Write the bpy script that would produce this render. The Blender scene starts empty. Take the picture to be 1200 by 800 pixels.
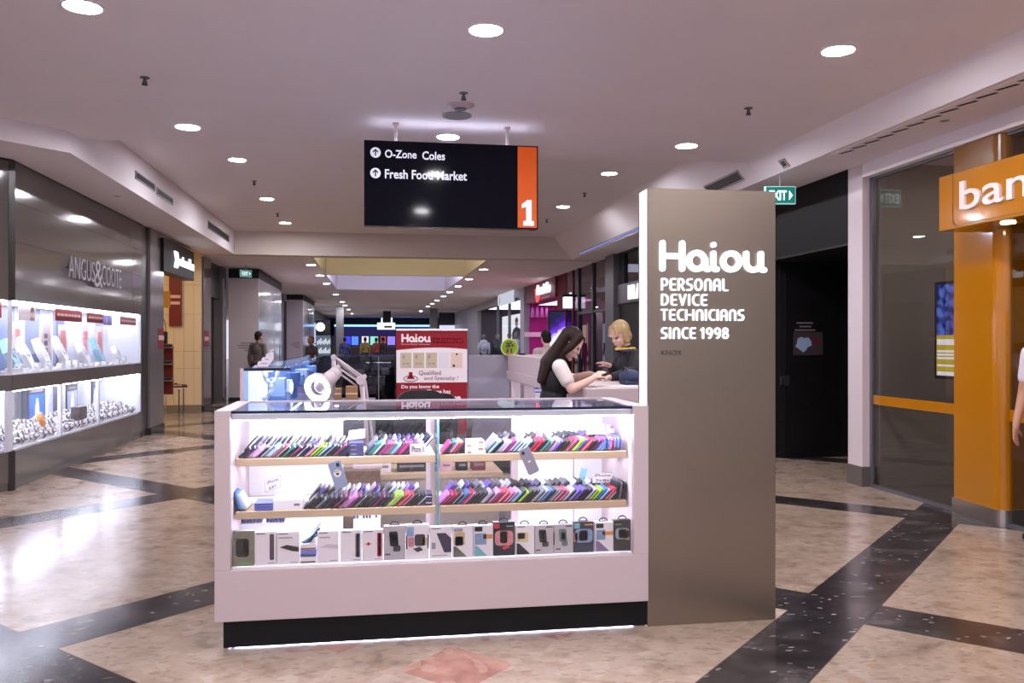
import bpy, bmesh, math, random
from mathutils import Vector, Matrix
random.seed(11)
SC = bpy.context.scene
COL = SC.collection
V3 = Vector
R = math.radians

# ------------------------------------------------------------------ camera, world, exposure
cam_data = bpy.data.cameras.new('camera')
cam_data.sensor_width = 36.0
cam_data.lens = 30.0
cam = bpy.data.objects.new('camera', cam_data)
COL.objects.link(cam)
cam.location = (0, 0, 1.45)
cam.rotation_euler = (R(90), 0, -math.asin(0.15799))
cam_data.clip_end = 200
SC.camera = cam
SC.view_settings.view_transform = 'Standard'
SC.view_settings.look = 'None'
SC.view_settings.gamma = 1.0
SC.view_settings.use_curve_mapping = False
SC.view_settings.exposure = 0.0
world = bpy.data.worlds.new('world')
SC.world = world
world.use_nodes = True
bg = world.node_tree.nodes['Background']
bg.inputs[0].default_value = (0.80, 0.77, 0.93, 1)
bg.inputs[1].default_value = 1.05
LAMP = 430.0          # strength of the mall downlights
SC.cycles.max_bounces = 8
SC.cycles.transparent_max_bounces = 16
SC.cycles.sample_clamp_indirect = 6.0
SC.cycles.use_light_tree = True

# ------------------------------------------------------------------ photo pixel -> point in the hall
_S, _C = 0.15799, 0.98744
def _ray(px, py):
    u = (px-600)/1000.0; v = (400-py)/1000.0
    return _C*u+_S, _C-_S*u, v
def onY(px, py, y):
    r = _ray(px, py); d = y/r[1]
    return V3((r[0]*d, y, 1.45+r[2]*d))
def onX(px, py, x):
    r = _ray(px, py); d = x/r[0]
    return V3((x, r[1]*d, 1.45+r[2]*d))
def onZ(px, py, z):
    r = _ray(px, py); d = (z-1.45)/r[2]
    return V3((r[0]*d, r[1]*d, z))

# ------------------------------------------------------------------ materials
def lin(c):
    out = []
    for v in c[:3]:
        v = v/255.0
        out.append(v/12.92 if v <= 0.04045 else ((v+0.055)/1.055)**2.4)
    return (*out, 1.0)
_M = {}
def mat(name, c=(200, 200, 200), rough=0.5, metal=0.0, spec=0.5, emis=None, es=0.0, noise=0.0, nscale=8.0, coat=0.0, bump=0.0, stretch=None):
    if name in _M: return _M[name]
    m = bpy.data.materials.new(name); m.use_nodes = True
    nt = m.node_tree; b = nt.nodes['Principled BSDF']
    b.inputs['Base Color'].default_value = lin(c)
    b.inputs['Roughness'].default_value = rough
    b.inputs['Metallic'].default_value = metal
    b.inputs['Specular IOR Level'].default_value = spec
    b.inputs['Coat Weight'].default_value = coat
    b.inputs['Coat Roughness'].default_value = 0.05
    if emis is not None:
        b.inputs['Emission Color'].default_value = lin(emis)
        b.inputs['Emission Strength'].default_value = es
    if noise or bump:
        tc = nt.nodes.new('ShaderNodeTexCoord'); mp = nt.nodes.new('ShaderNodeMapping')
        n = nt.nodes.new('ShaderNodeTexNoise'); n.inputs['Scale'].default_value = nscale; n.inputs['Detail'].default_value = 5
        nt.links.new(tc.outputs['Object'], mp.inputs[0]); nt.links.new(mp.outputs[0], n.inputs['Vector'])
        if stretch: mp.inputs['Scale'].default_value = stretch
        if noise:
            mx = nt.nodes.new('ShaderNodeMix'); mx.data_type = 'RGBA'
            a = lin(c); mx.inputs[6].default_value = tuple(x*(1-noise) for x in a[:3])+(1,)
            mx.inputs[7].default_value = tuple(min(1, x*(1+noise)) for x in a[:3])+(1,)
            nt.links.new(n.outputs['Fac'], mx.inputs[0]); nt.links.new(mx.outputs[2], b.inputs['Base Color'])
        if bump:
            bp = nt.nodes.new('ShaderNodeBump'); bp.inputs['Strength'].default_value = bump; bp.inputs['Distance'].default_value = 0.01
            nt.links.new(n.outputs['Fac'], bp.inputs['Height']); nt.links.new(bp.outputs[0], b.inputs['Normal'])
    _M[name] = m
    return m
def glow(name, c, s):
    if name in _M: return _M[name]
    m = bpy.data.materials.new(name); m.use_nodes = True
    nt = m.node_tree; nt.nodes.clear()
    e = nt.nodes.new('ShaderNodeEmission'); o = nt.nodes.new('ShaderNodeOutputMaterial')
    e.inputs[0].default_value = lin(c); e.inputs[1].default_value = s
    nt.links.new(e.outputs[0], o.inputs[0]); _M[name] = m
    return m
def glass(name, tint=(255, 255, 255), rough=0.0, refl=1.0):
    if name in _M: return _M[name]
    m = bpy.data.materials.new(name); m.use_nodes = True
    nt = m.node_tree; nt.nodes.clear()
    t = nt.nodes.new('ShaderNodeBsdfTransparent'); g = nt.nodes.new('ShaderNodeBsdfGlossy'); f = nt.nodes.new('ShaderNodeFresnel')
    mx = nt.nodes.new('ShaderNodeMixShader'); o = nt.nodes.new('ShaderNodeOutputMaterial'); mu = nt.nodes.new('ShaderNodeMath')
    mu.operation = 'MULTIPLY'; mu.inputs[1].default_value = refl; mu.use_clamp = True
    gm = nt.nodes.new('ShaderNodeNewGeometry'); io = nt.nodes.new('ShaderNodeMath'); io.operation = 'MULTIPLY_ADD'
    io.inputs[1].default_value = 1/1.5-1.5; io.inputs[2].default_value = 1.5   # same index whichever face of the pane is met
    nt.links.new(gm.outputs['Backfacing'], io.inputs[0]); nt.links.new(io.outputs[0], f.inputs[0])
    t.inputs[0].default_value = lin(tint); g.inputs['Roughness'].default_value = rough
    nt.links.new(f.outputs[0], mu.inputs[0]); nt.links.new(mu.outputs[0], mx.inputs[0])
    nt.links.new(t.outputs[0], mx.inputs[1]); nt.links.new(g.outputs[0], mx.inputs[2]); nt.links.new(mx.outputs[0], o.inputs[0])
    _M[name] = m
    return m

def floor_material():
    m = bpy.data.materials.new('marble_floor'); m.use_nodes = True
    nt = m.node_tree; N = nt.nodes.new; L = nt.links.new
    b = nt.nodes['Principled BSDF']
    tc = N('ShaderNodeTexCoord'); sp = N('ShaderNodeSeparateXYZ'); L(tc.outputs['Object'], sp.inputs[0])
    def math_(op, a, bb=None, cl=False):
        n = N('ShaderNodeMath'); n.operation = op; n.use_clamp = cl
        for i, x in enumerate((a, bb)):
            if x is None: continue
            if isinstance(x, (int, float)): n.inputs[i].default_value = x
            else: L(x, n.inputs[i])
        return n.outputs[0]
    a = math_('ADD', sp.outputs[0], sp.outputs[1])
    d = math_('SUBTRACT', sp.outputs[1], sp.outputs[0])
    def band(x, c, period, hw):
        t = math_('ADD', x, period*20+period/2-c)
        t = math_('MODULO', t, period)
        t = math_('SUBTRACT', t, period/2)
        t = math_('ABSOLUTE', t)
        return math_('LESS_THAN', t, hw), t
    ba, ta = band(a, 2.565, 4.215, 0.268)
    bd, td = band(d, 1.84, 4.235, 0.275)
    dark = math_('MAXIMUM', ba, bd)
    # red diamonds in the middle of the square before the counter
    def cell(x, c0):
        p = math_('LESS_THAN', math_('ABSOLUTE', math_('SUBTRACT', x, c0)), 0.262)
        q = math_('LESS_THAN', math_('ABSOLUTE', math_('SUBTRACT', x, c0+1.05)), 0.262)
        return math_('MAXIMUM', p, q)
    red = math_('MULTIPLY', cell(a, 4.15), cell(d, 3.43))
    # stone clasts
    mp = N('ShaderNodeMapping'); mp.inputs['Scale'].default_value = (1, 1.0, 1); mp.inputs['Rotation'].default_value = (0, 0, 0.4)
    L(tc.outputs['Object'], mp.inputs[0])
    nz = N('ShaderNodeTexNoise'); nz.inputs['Scale'].default_value = 3.0; nz.inputs['Detail'].default_value = 8; nz.inputs['Roughness'].default_value = 0.62
    L(mp.outputs[0], nz.inputs['Vector'])
    dist = N('ShaderNodeMix'); dist.data_type = 'VECTOR'; dist.inputs[0].default_value = 0.12
    L(mp.outputs[0], dist.inputs[4]); L(nz.outputs['Color'], dist.inputs[5])
    vo = N('ShaderNodeTexVoronoi'); vo.inputs['Scale'].default_value = 9.0; L(dist.outputs[1], vo.inputs['Vector'])
    vo2 = N('ShaderNodeTexVoronoi'); vo2.inputs['Scale'].default_value = 16.0; vo2.inputs['Randomness'].default_value = 1; L(dist.outputs[1], vo2.inputs['Vector'])
    def ramp(src, stops):
        r = N('ShaderNodeValToRGB'); L(src, r.inputs[0]); e = r.color_ramp.elements
        e[0].position, e[0].color = stops[0][0], lin(stops[0][1])
        e[1].position, e[1].color = stops[-1][0], lin(stops[-1][1])
        for p, c in stops[1:-1]:
            k = e.new(p); k.color = lin(c)
        return r.outputs[0]
    def mixc(f, A, B):
        n = N('ShaderNodeMix'); n.data_type = 'RGBA'
        if isinstance(f, float): n.inputs[0].default_value = f
        else: L(f, n.inputs[0])
        for i, x in ((6, A), (7, B)):
            if isinstance(x, tuple): n.inputs[i].default_value = lin(x)
            else: L(x, n.inputs[i])
        return n.outputs[2]
    sv = N('ShaderNodeSeparateColor'); L(vo.outputs['Color'], sv.inputs[0])
    sv2 = N('ShaderNodeSeparateColor'); L(vo2.outputs['Color'], sv2.inputs[0])
    cream = ramp(nz.outputs['Fac'], [(0.30, (120, 100, 86)), (0.44, (154, 133, 117)), (0.56, (167, 147, 131)), (0.70, (136, 115, 100))])
    clast = math_('GREATER_THAN', sv.outputs[0], 0.86)
    edge = math_('LESS_THAN', vo.outputs['Distance'], 0.30)
    cream = mixc(math_('MULTIPLY', math_('MULTIPLY', clast, edge), 0.5), cream, (150, 118, 94))
    clast2 = math_('GREATER_THAN', sv2.outputs[1], 0.84)
    cream = mixc(math_('MULTIPLY', clast2, 0.22), cream, (190, 174, 162))
    nz2 = N('ShaderNodeTexNoise'); nz2.inputs['Scale'].default_value = 11.0; nz2.inputs['Detail'].default_value = 6; mpx = N('ShaderNodeMapping'); mpx.inputs['Scale'].default_value = (1, 2.4, 1); mpx.inputs['Rotation'].default_value = (0, 0, 0.75); L(tc.outputs['Object'], mpx.inputs[0]); L(mpx.outputs[0], nz2.inputs['Vector'])
    vein = math_('GREATER_THAN', nz2.outputs['Fac'], 0.60)
    cream = mixc(math_('MULTIPLY', vein, 0.40), cream, (116, 94, 80))
    drk = ramp(nz.outputs['Fac'], [(0.33, (30, 26, 28)), (0.5, (56, 50, 51)), (0.66, (92, 84, 84))])
    mp3 = N('ShaderNodeMapping'); mp3.inputs['Scale'].default_value = (1.0, 2.1, 1); mp3.inputs['Rotation'].default_value = (0, 0, 0.9)
    nz3 = N('ShaderNodeTexNoise'); nz3.inputs['Scale'].default_value = 14; nz3.inputs['Detail'].default_value = 3; L(tc.outputs['Object'], nz3.inputs['Vector'])
    d3 = N('ShaderNodeMix'); d3.data_type = 'VECTOR'; d3.inputs[0].default_value = 0.10; L(tc.outputs['Object'], mp3.inputs[0]); L(mp3.outputs[0], d3.inputs[4]); L(nz3.outputs['Color'], d3.inputs[5])
    vo3 = N('ShaderNodeTexVoronoi'); vo3.inputs['Scale'].default_value = 17; L(d3.outputs[1], vo3.inputs['Vector'])
    sv3 = N('ShaderNodeSeparateColor'); L(vo3.outputs['Color'], sv3.inputs[0])
    c3 = math_('MULTIPLY', math_('GREATER_THAN', sv3.outputs[0], 0.66), math_('LESS_THAN', vo3.outputs['Distance'], 0.30))
    drk = mixc(math_('MULTIPLY', math_('MULTIPLY', c3, sv3.outputs[1]), 0.75), drk, (168, 160, 158))
    c4 = math_('GREATER_THAN', sv3.outputs[2], 0.7)
    drk = mixc(math_('MULTIPLY', c4, 0.4), drk, (40, 36, 38))
    rd = ramp(nz.outputs['Fac'], [(0.35, (128, 86, 74)), (0.5, (156, 112, 98)), (0.66, (178, 138, 122))])
    rd = mixc(math_('MULTIPLY', math_('GREATER_THAN', sv2.outputs[2], 0.8), 0.2), rd, (205, 178, 158))
    # fine joints between the slabs (0.53 grid along the diagonals)
    def joint(x, c):
        t = math_('MODULO', math_('ADD', x, 53.0-c), 1.06)
        t = math_('ABSOLUTE', math_('SUBTRACT', t, 0.53))
        return math_('LESS_THAN', t, 0.004)
    jn = math_('MAXIMUM', joint(a, 2.30), joint(d, 1.57))
    ea = math_('LESS_THAN', math_('ABSOLUTE', math_('SUBTRACT', ta, 0.268)), 0.006)
    ed = math_('LESS_THAN', math_('ABSOLUTE', math_('SUBTRACT', td, 0.275)), 0.006)
    col = mixc(red, cream, rd)
    col = mixc(math_('MULTIPLY', jn, 0.08), col, (150, 128, 110))
    col = mixc(dark, col, drk)
    col = mixc(math_('MULTIPLY', math_('MAXIMUM', ea, ed), 0.6), col, (40, 34, 32))
    L(col, b.inputs['Base Color'])
    nr = N('ShaderNodeTexNoise'); nr.inputs['Scale'].default_value = 1.3; L(tc.outputs['Object'], nr.inputs['Vector'])
    rr = N('ShaderNodeMapRange'); L(nr.outputs['Fac'], rr.inputs[0]); rr.inputs[3].default_value = 0.12; rr.inputs[4].default_value = 0.24
    L(rr.outputs[0], b.inputs['Roughness'])
    b.inputs['Specular IOR Level'].default_value = 0.42
    return m

# ------------------------------------------------------------------ mesh building
class MB:
    def __init__(s): s.V, s.F, s.M, s.S = [], [], [], []
    def raw(s, vs, fs, m=0, smooth=False, X=None):
        o = len(s.V)
        for v in vs:
            v = V3(v); s.V.append(X @ v if X is not None else v)
        for f in fs:
            s.F.append([i+o for i in f]); s.M.append(m); s.S.append(smooth)
        return s
    def bm(s, b, m=0, smooth=False, X=None):
        b.verts.index_update()
        s.raw([v.co.copy() for v in b.verts], [[v.index for v in f.verts] for f in b.faces], m, smooth, X)
        b.free(); return s
    def box(s, x0, x1, y0, y1, z0, z1, m=0, bev=0.0, X=None, seg=2):
        if x0 > x1: x0, x1 = x1, x0
        if y0 > y1: y0, y1 = y1, y0
        if z0 > z1: z0, z1 = z1, z0
        if bev:
            b = bmesh.new(); bmesh.ops.create_cube(b, size=1)
            for v in b.verts:
                v.co = V3((x0+(v.co.x+.5)*(x1-x0), y0+(v.co.y+.5)*(y1-y0), z0+(v.co.z+.5)*(z1-z0)))
            bmesh.ops.bevel(b, geom=list(b.edges), offset=bev, segments=seg, affect='EDGES', profile=0.5)
            return s.bm(b, m, False, X)
        vs = [(x0, y0, z0), (x1, y0, z0), (x1, y1, z0), (x0, y1, z0), (x0, y0, z1), (x1, y0, z1), (x1, y1, z1), (x0, y1, z1)]
        fs = [(3, 2, 1, 0), (4, 5, 6, 7), (0, 1, 5, 4), (1, 2, 6, 5), (2, 3, 7, 6), (3, 0, 4, 7)]
        return s.raw(vs, fs, m, False, X)
    def prism(s, poly, axis, a0, a1, m=0, X=None, smooth=False):
        def P(p, a):
            if axis == 'z': return (p[0], p[1], a)
            if axis == 'y': return (p[0], a, p[1])
            return (a, p[0], p[1])
        n = len(poly)
        area = sum(poly[i][0]*poly[(i+1) % n][1]-poly[(i+1) % n][0]*poly[i][1] for i in range(n))
        ccw = area > 0
        if axis == 'y': ccw = not ccw
        if not ccw: poly = poly[::-1]
        if a0 > a1: a0, a1 = a1, a0
        vs = [P(p, a0) for p in poly]+[P(p, a1) for p in poly]
        s.raw(vs, [list(range(n-1, -1, -1)), list(range(n, 2*n))], m, False, X)
        o = len(s.V)-2*n
        for i in range(n):
            j = (i+1) % n
            s.F.append([o+i, o+j, o+n+j, o+n+i]); s.M.append(m); s.S.append(smooth)
        return s
    def cone(s, p0, p1, r0, r1=None, seg=16, m=0, smooth=True, X=None):
        r1 = r0 if r1 is None else r1
        p0, p1 = V3(p0), V3(p1); ax = (p1-p0)
        q = V3((0, 0, 1)).rotation_difference(ax.normalized()) if ax.length > 1e-9 else Matrix.Identity(3).to_quaternion()
        vs = []
        for p, r in ((p0, r0), (p1, r1)):
            for i in range(seg):
                t = 2*math.pi*i/seg
                vs.append(p+q @ V3((r*math.cos(t), r*math.sin(t), 0)))
        s.raw(vs, [[i, (i+1) % seg, seg+(i+1) % seg, seg+i] for i in range(seg)], m, smooth, X)
        o = len(s.V)-2*seg
        for f in ([o+i for i in range(seg-1, -1, -1)], [o+seg+i for i in range(seg)]):
            s.F.append(f); s.M.append(m); s.S.append(False)
        return s
    def ball(s, c, r, m=0, seg=16, X=None, rot=None, smooth=True):
        if not hasattr(r, '__len__'): r = (r, r, r)
        b = bmesh.new(); bmesh.ops.create_uvsphere(b, u_segments=seg, v_segments=max(6, seg*2//3), radius=1)
        T = Matrix.Translation(c) @ (rot.to_4x4() if rot is not None else Matrix.Identity(4)) @ Matrix.Diagonal((r[0], r[1], r[2], 1))
        return s.bm(b, m, smooth, (X @ T) if X is not None else T)
    def cap(s, p0, p1, r0, r1=None, m=0, seg=12, X=None):
        r1 = r0 if r1 is None else r1
        s.cone(p0, p1, r0, r1, seg, m, True, X); s.ball(p0, r0, m, seg, X); s.ball(p1, r1, m, seg, X)
        return s
    def tube(s, pts, r, m=0, seg=8, closed=False, X=None):
        n = len(pts)
        for i in range(n if closed else n-1):
            a, b = pts[i], pts[(i+1) % n]
            s.cone(a, b, r, r, seg, m, True, X)
        for p in (pts if closed else pts[1:-1]): s.ball(p, r*1.0, m, seg, X)
        return s
    def lathe(s, prof, c=(0, 0, 0), seg=24, m=0, X=None, smooth=True):
        vs, fs = [], []
        for r, z in prof:
            for i in range(seg):
                t = 2*math.pi*i/seg
                vs.append((c[0]+r*math.cos(t), c[1]+r*math.sin(t), c[2]+z))
        for k in range(len(prof)-1):
            for i in range(seg):
                j = (i+1) % seg
                fs.append([k*seg+i, k*seg+j, (k+1)*seg+j, (k+1)*seg+i])
        return s.raw(vs, fs, m, smooth, X)
    def ring(s, c, r_in, r_out, h, m=0, seg=32, X=None):
        return s.lathe([(r_in, 0), (r_out, 0), (r_out, h), (r_in, h), (r_in, 0)], c, seg, m, X, False)
    def disc(s, c, r, h, m=0, seg=24, X=None):
        return s.cone(c, (c[0], c[1], c[2]+h), r, r, seg, m, False, X)

ORG = {}
def make(name, mb, mats, parent=None, loc=None, local=False):
    if not isinstance(mats, (list, tuple)): mats = [mats]
    me = bpy.data.meshes.new(name)
    if parent is not None: o0 = ORG[parent.name]
    else: o0 = V3(loc) if loc is not None else V3((0, 0, 0))
    vs = mb.V if local else [v-o0 for v in mb.V]
    me.from_pydata([tuple(v) for v in vs], [], mb.F)
    for mm in mats: me.materials.append(mm)
    me.polygons.foreach_set('material_index', mb.M)
    me.polygons.foreach_set('use_smooth', mb.S)
    me.update()
    ob = bpy.data.objects.new(name, me); COL.objects.link(ob)
    if parent is not None: ob.parent = parent
    else: ob.location = o0
    ORG[ob.name] = o0
    return ob
def tag(o, label, cat, group=None):
    o['label'] = label; o['category'] = cat
    if group: o['group'] = group
    return o
def thing(name, label, cat, loc=(0, 0, 0), rz=0.0, group=None):
    o = bpy.data.objects.new(name, None); COL.objects.link(o)
    o.empty_display_size = 0.1; o.location = loc; o.rotation_euler = (0, 0, rz)
    ORG[o.name] = V3(loc)
    return tag(o, label, cat, group)
def one(name, label, cat, mb, mats, loc=(0, 0, 0), group=None, local=False):
    return tag(make(name, mb, mats, None, loc, local), label, cat, group)
def struct(name, mb, mats, parent=None):
    o = make(name, mb, mats, parent)
    if parent is None: o['kind'] = 'structure'
    return o
def dup(root, loc, rz=None, label=None, group=None, mats=None):
    r = root.copy(); COL.objects.link(r); r.location = loc
    if rz is not None: r.rotation_euler = (0, 0, rz)
    if label: r['label'] = label
    if group: r['group'] = group
    ORG[r.name] = V3(loc)
    for ch in list(root.children):
        c = ch.copy(); COL.objects.link(c); c.parent = r
        for g in ch.children:
            d = g.copy(); COL.objects.link(d); d.parent = c
    return r
_ones = 'zeroth first second third fourth fifth sixth seventh eighth ninth tenth eleventh twelfth thirteenth fourteenth fifteenth sixteenth seventeenth eighteenth nineteenth'.split()
def nth(n):
    if n < 20: return _ones[n]
    t = {2: 'twent', 3: 'thirt', 4: 'fort', 5: 'fift', 6: 'sixt'}[n//10]
    return t+'ieth' if n % 10 == 0 else t+'y-'+_ones[n % 10]

# ------------------------------------------------------------------ lettering
def text(mb, s, O, Rt, Up, h=None, w=None, depth=0.004, bold=0.0, m=0, align='l', shear=0.0, valign='b', spacing=1.0):
    """built-in face; O = lower left corner (or centre), Rt/Up = reading and up direction, h = letter height, w = width"""
    cu = bpy.data.curves.new('lettering', 'FONT'); cu.body = s; cu.extrude = 0.5; cu.offset = bold; cu.resolution_u = 3; cu.shear = shear
    cu.space_character = spacing
    ob = bpy.data.objects.new('lettering', cu); COL.objects.link(ob)
    dg = bpy.context.evaluated_depsgraph_get()
    me = bpy.data.meshes.new_from_object(ob.evaluated_get(dg))
    vs = [v.co.copy() for v in me.vertices]; fs = [list(p.vertices) for p in me.polygons]
    bpy.data.objects.remove(ob); bpy.data.meshes.remove(me); bpy.data.curves.remove(cu)
    if not vs: return mb
    x0 = min(v.x for v in vs); x1 = max(v.x for v in vs); y0 = min(v.y for v in vs); y1 = max(v.y for v in vs)
    if '\n' not in s:
        y0 = min(y0, 0.0) if any(c in s for c in 'gjpqy,') else y0
    sy = h/(y1-y0) if h else w/(x1-x0)
    sx = w/(x1-x0) if w else sy
    ox = {'l': x0, 'c': (x0+x1)/2, 'r': x1}[align]
    oy = {'b': y0, 'c': (y0+y1)/2, 't': y1}[valign]
    O, Rt, Up = V3(O), V3(Rt).normalized(), V3(Up).normalized(); Nn = Rt.cross(Up)
    pts = [O+Rt*((v.x-ox)*sx)+Up*((v.y-oy)*sy)+Nn*((v.z+0.5)*depth) for v in vs]
    return mb.raw(pts, fs, m)

def arc(cx, cy, rx, ry, a0, a1, n=10):
    return [(cx+rx*math.cos(R(a0+(a1-a0)*i/n)), cy+ry*math.sin(R(a0+(a1-a0)*i/n))) for i in range(n+1)]
# rounded stroke letters (cap height 1)
GL = {
 'H': (0.82, [[(.11, .11), (.11, .89)], [(.71, .11), (.71, .89)], [(.11, .5), (.71, .5)]]),
 'a': (0.72, [arc(.34, .36, .24, .25, 0, 360, 20), [(.59, .40), (.59, .2)]+arc(.69, .2, .10, .09, 180, 270, 4)]),
 'i': (0.34, [[(.13, .60), (.13, .2)]+arc(.23, .2, .10, .09, 180, 270, 4), [(.13, .86), (.131, .861)]]),
 'o': (0.70, [arc(.34, .36, .25, .25, 0, 360, 22)]),
 'u': (0.74, [[(.11, .61), (.11, .36)]+arc(.34, .34, .23, .23, 180, 360, 12), [(.57, .61), (.57, .2)]+arc(.67, .2, .10, .09, 180, 270, 4)]),
 'P': (0.62, [[(.10, .10), (.10, .90), (.30, .90)]+arc(.30, .66, .22, .24, 90, -90, 10)+[(.10, .42)]]),
 'E': (0.56, [[(.46, .90), (.24, .90)]+arc(.24, .76, .14, .14, 90, 180, 4)+[(.10, .24)]+arc(.24, .24, .14, .14, 180, 270, 4)+[(.46, .10)], [(.10, .5), (.42, .5)]]),
 'R': (0.62, [[(.10, .10), (.10, .90), (.28, .90)]+arc(.28, .68, .22, .22, 90, -90, 10)+[(.10, .46)], [(.28, .46), (.52, .10)]]),
 'S': (0.58, [[(.46, .90), (.29, .90)]+arc(.29, .70, .19, .20, 90, 270, 8)+arc(.29, .30, .19, .20, 90, -90, 8)+[(.10, .10)]]),
 'O': (0.74, [arc(.36, .5, .26, .40, 0, 360, 24)]),
 'N': (0.66, [[(.10, .10), (.10, .62)]+arc(.32, .62, .22, .28, 180, 0, 12)+[(.54, .10)]]),
 'A': (0.66, [[(.10, .10), (.10, .62)]+arc(.32, .62, .22, .28, 180, 0, 12)+[(.54, .10)], [(.10, .42), (.54, .42)]]),
 'L': (0.54, [[(.10, .90), (.10, .24)]+arc(.24, .24, .14, .14, 180, 270, 4)+[(.44, .10)]]),
 'D': (0.66, [[(.10, .10), (.10, .90), (.24, .90)]+arc(.24, .5, .30, .40, 90, -90, 14)+[(.10, .10)]]),
 'V': (0.64, [[(.09, .90), (.31, .10), (.53, .90)]]),
 'I': (0.24, [[(.11, .10), (.11, .90)]]),
 'C': (0.60, [[(.50, .90), (.36, .90)]+arc(.36, .5, .26, .40, 90, 270, 14)+[(.50, .10)]]),
 'T': (0.60, [[(.07, .90), (.51, .90)], [(.29, .90), (.29, .10)]]),
 '1': (0.36, [[(.06, .74), (.22, .90), (.22, .10)]]),
 '9': (0.60, [arc(.30, .66, .20, .23, 0, 360, 18), [(.50, .66)]+arc(.24, .60, .26, .50, 0, -80, 8)]),
 '8': (0.60, [arc(.29, .70, .17, .19, 0, 360, 18), arc(.29, .30, .20, .20, 0, 360, 18)]),
 ' ': (0.34, []),
}
def strokes(mb, s, O, Rt, Up, cap, wd, depth, width=None, m=0, track=0.0):
    O, Rt, Up = V3(O), V3(Rt).normalized(), V3(Up).normalized(); Nn = Rt.cross(Up)
    tot = sum(GL[c][0]+track for c in s)-track
    kx = (width/tot) if width else cap
    X = Matrix(((Rt.x, Up.x, Nn.x, O.x), (Rt.y, Up.y, Nn.y, O.y), (Rt.z, Up.z, Nn.z, O.z), (0, 0, 0, 1)))
    x = 0.0; k = 0; dp0 = depth
    for c in s:
        adv, sts = GL[c]
        for st in sts:
            pts = [V3(((x+p[0])*kx, p[1]*cap, 0)) for p in st]
            for i in range(len(pts)-1):
                a, b = pts[i], pts[i+1]; t = (b-a)
                if t.length < 1e-6: continue
                k += 1; depth = dp0*(1+.004*(k % 60))
                n = V3((-t.y, t.x, 0)).normalized()*wd/2
                q = [a-n, b-n, b+n, a+n]
                mb.raw(q+[v+V3((0, 0, depth)) for v in q], [(3, 2, 1, 0), (4, 5, 6, 7), (0, 1, 5, 4), (1, 2, 6, 5), (2, 3, 7, 6), (3, 0, 4, 7)], m, False, X)
            for p in pts:
                k += 1; depth = dp0*(1+.004*(k % 60))
                mb.cone(p, p+V3((0, 0, depth)), wd/2, wd/2, 12, m, False, X)
        x += adv+track
    return mb
EX, EY, EZ = V3((1, 0, 0)), V3((0, 1, 0)), V3((0, 0, 1))

# ------------------------------------------------------------------ shared materials
PLASTER = mat('ceiling_plaster', (238, 229, 233), 0.85, noise=0.03, nscale=2)
CREAMP = mat('cream_plaster', (218, 206, 200), 0.85)
WHITE = mat('white_laminate', (196, 178, 181), 0.42)
CASEWHITE = mat('case_white', (240, 240, 246), 0.5)
BLACK = mat('black_kick', (14, 15, 18), 0.5, spec=.25, noise=0.2, nscale=30)
BLACKM = mat('black_matte', (12, 12, 14), 0.6)
BLACKG = mat('black_gloss', (14, 14, 18), 0.12, spec=0.6)
STEEL = mat('stainless', (196, 192, 190), 0.28, 1.0, noise=0.06, nscale=3, stretch=(1, 1, 30))
CHROME = mat('chrome', (205, 205, 210), 0.12, 1.0)
BRUSH = mat('brushed_bronze_steel', (146, 132, 119), 0.33, 0.85, noise=0.12, nscale=2.2, bump=0.04)
TAUPE = mat('taupe_gloss_panel', (98, 90, 87), 0.10, spec=0.4)
TAUPED = mat('dark_taupe_trim', (48, 44, 43), 0.25)
PILLAR = mat('grey_stone_gloss', (116, 108, 110), 0.12, spec=0.6, noise=0.08, nscale=4)
ORANGE = mat('yellow_orange_gloss', (182, 114, 4), 0.12, spec=0.5, coat=0.4)
BEIGE = mat('beige_tile', (222, 200, 168), 0.3)
GREYP = mat('grey_panel', (142, 136, 144), 0.5)
HOARD = mat('hoarding_white', (196, 184, 190), 0.35, spec=0.5)
HOARDG = mat('hoarding_silver', (196, 198, 210), 0.10, spec=0.7)
WOOD = mat('pale_wood_edge', (184, 158, 130), 0.45, noise=0.10, nscale=5, stretch=(0.6, 6, 12))
WOODD = mat('brown_board', (128, 96, 74), 0.5, noise=0.08, nscale=6)
RED = mat('deep_red_print', (132, 12, 28), 0.45, spec=.3)
REDD = mat('maroon_sign', (112, 30, 34), 0.45)
PRINTW = mat('white_print', (226, 214, 216), 0.5)
GREYT = mat('grey_text', (120, 112, 118), 0.5)
DARKT = mat('dark_text', (40, 36, 42), 0.5)
MAGENTA = mat('magenta_wall', (150, 16, 110), 0.4)
MAROON = mat('maroon_gloss', (118, 56, 74), 0.4, spec=.2)
DARKG = mat('dark_grey', (46, 45, 50), 0.4)
MIDG = mat('mid_grey_metal', (104, 104, 110), 0.35, 0.3)
GLASS = glass('clear_glass')
GLASSB = glass('blue_tinted_glass', (234, 241, 252), 0.0, 1.0)
GLASST = glass('teal_glass_edge', (70, 170, 180), 0.1)
GLASSS = glass('smoked_glass', (186, 183, 188), 0.0, 1.1)
GLASSG = glass('bank_glass', (232, 231, 230), 0.0, 1.0)
GLASSP = glass('plum_glass', (176, 140, 162), 0.0, 1.1)
LED = glow('led_strip', (226, 232, 255), 22)
LETTER = glow('lit_letters', (236, 242, 255), 2.0)
EDGE = glow('lit_edge', (238, 236, 255), 4.5)

# ------------------------------------------------------------------ floor and ceilings
mb = MB(); mb.box(-14, 14, -7, 74, -0.1, 0); struct('floor', mb, floor_material())

NEARZ, FARZ, SOF = 3.42, 3.70, 3.22
mb = MB()
mb.box(-14, 4.035, -7, 8.87, NEARZ, 3.95)
struct('ceiling', mb, PLASTER)
mb = MB(); mb.box(-2.83, 3.79, 8.87, 18.0, FARZ, 3.95); struct('ceiling', mb, PLASTER)
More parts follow.
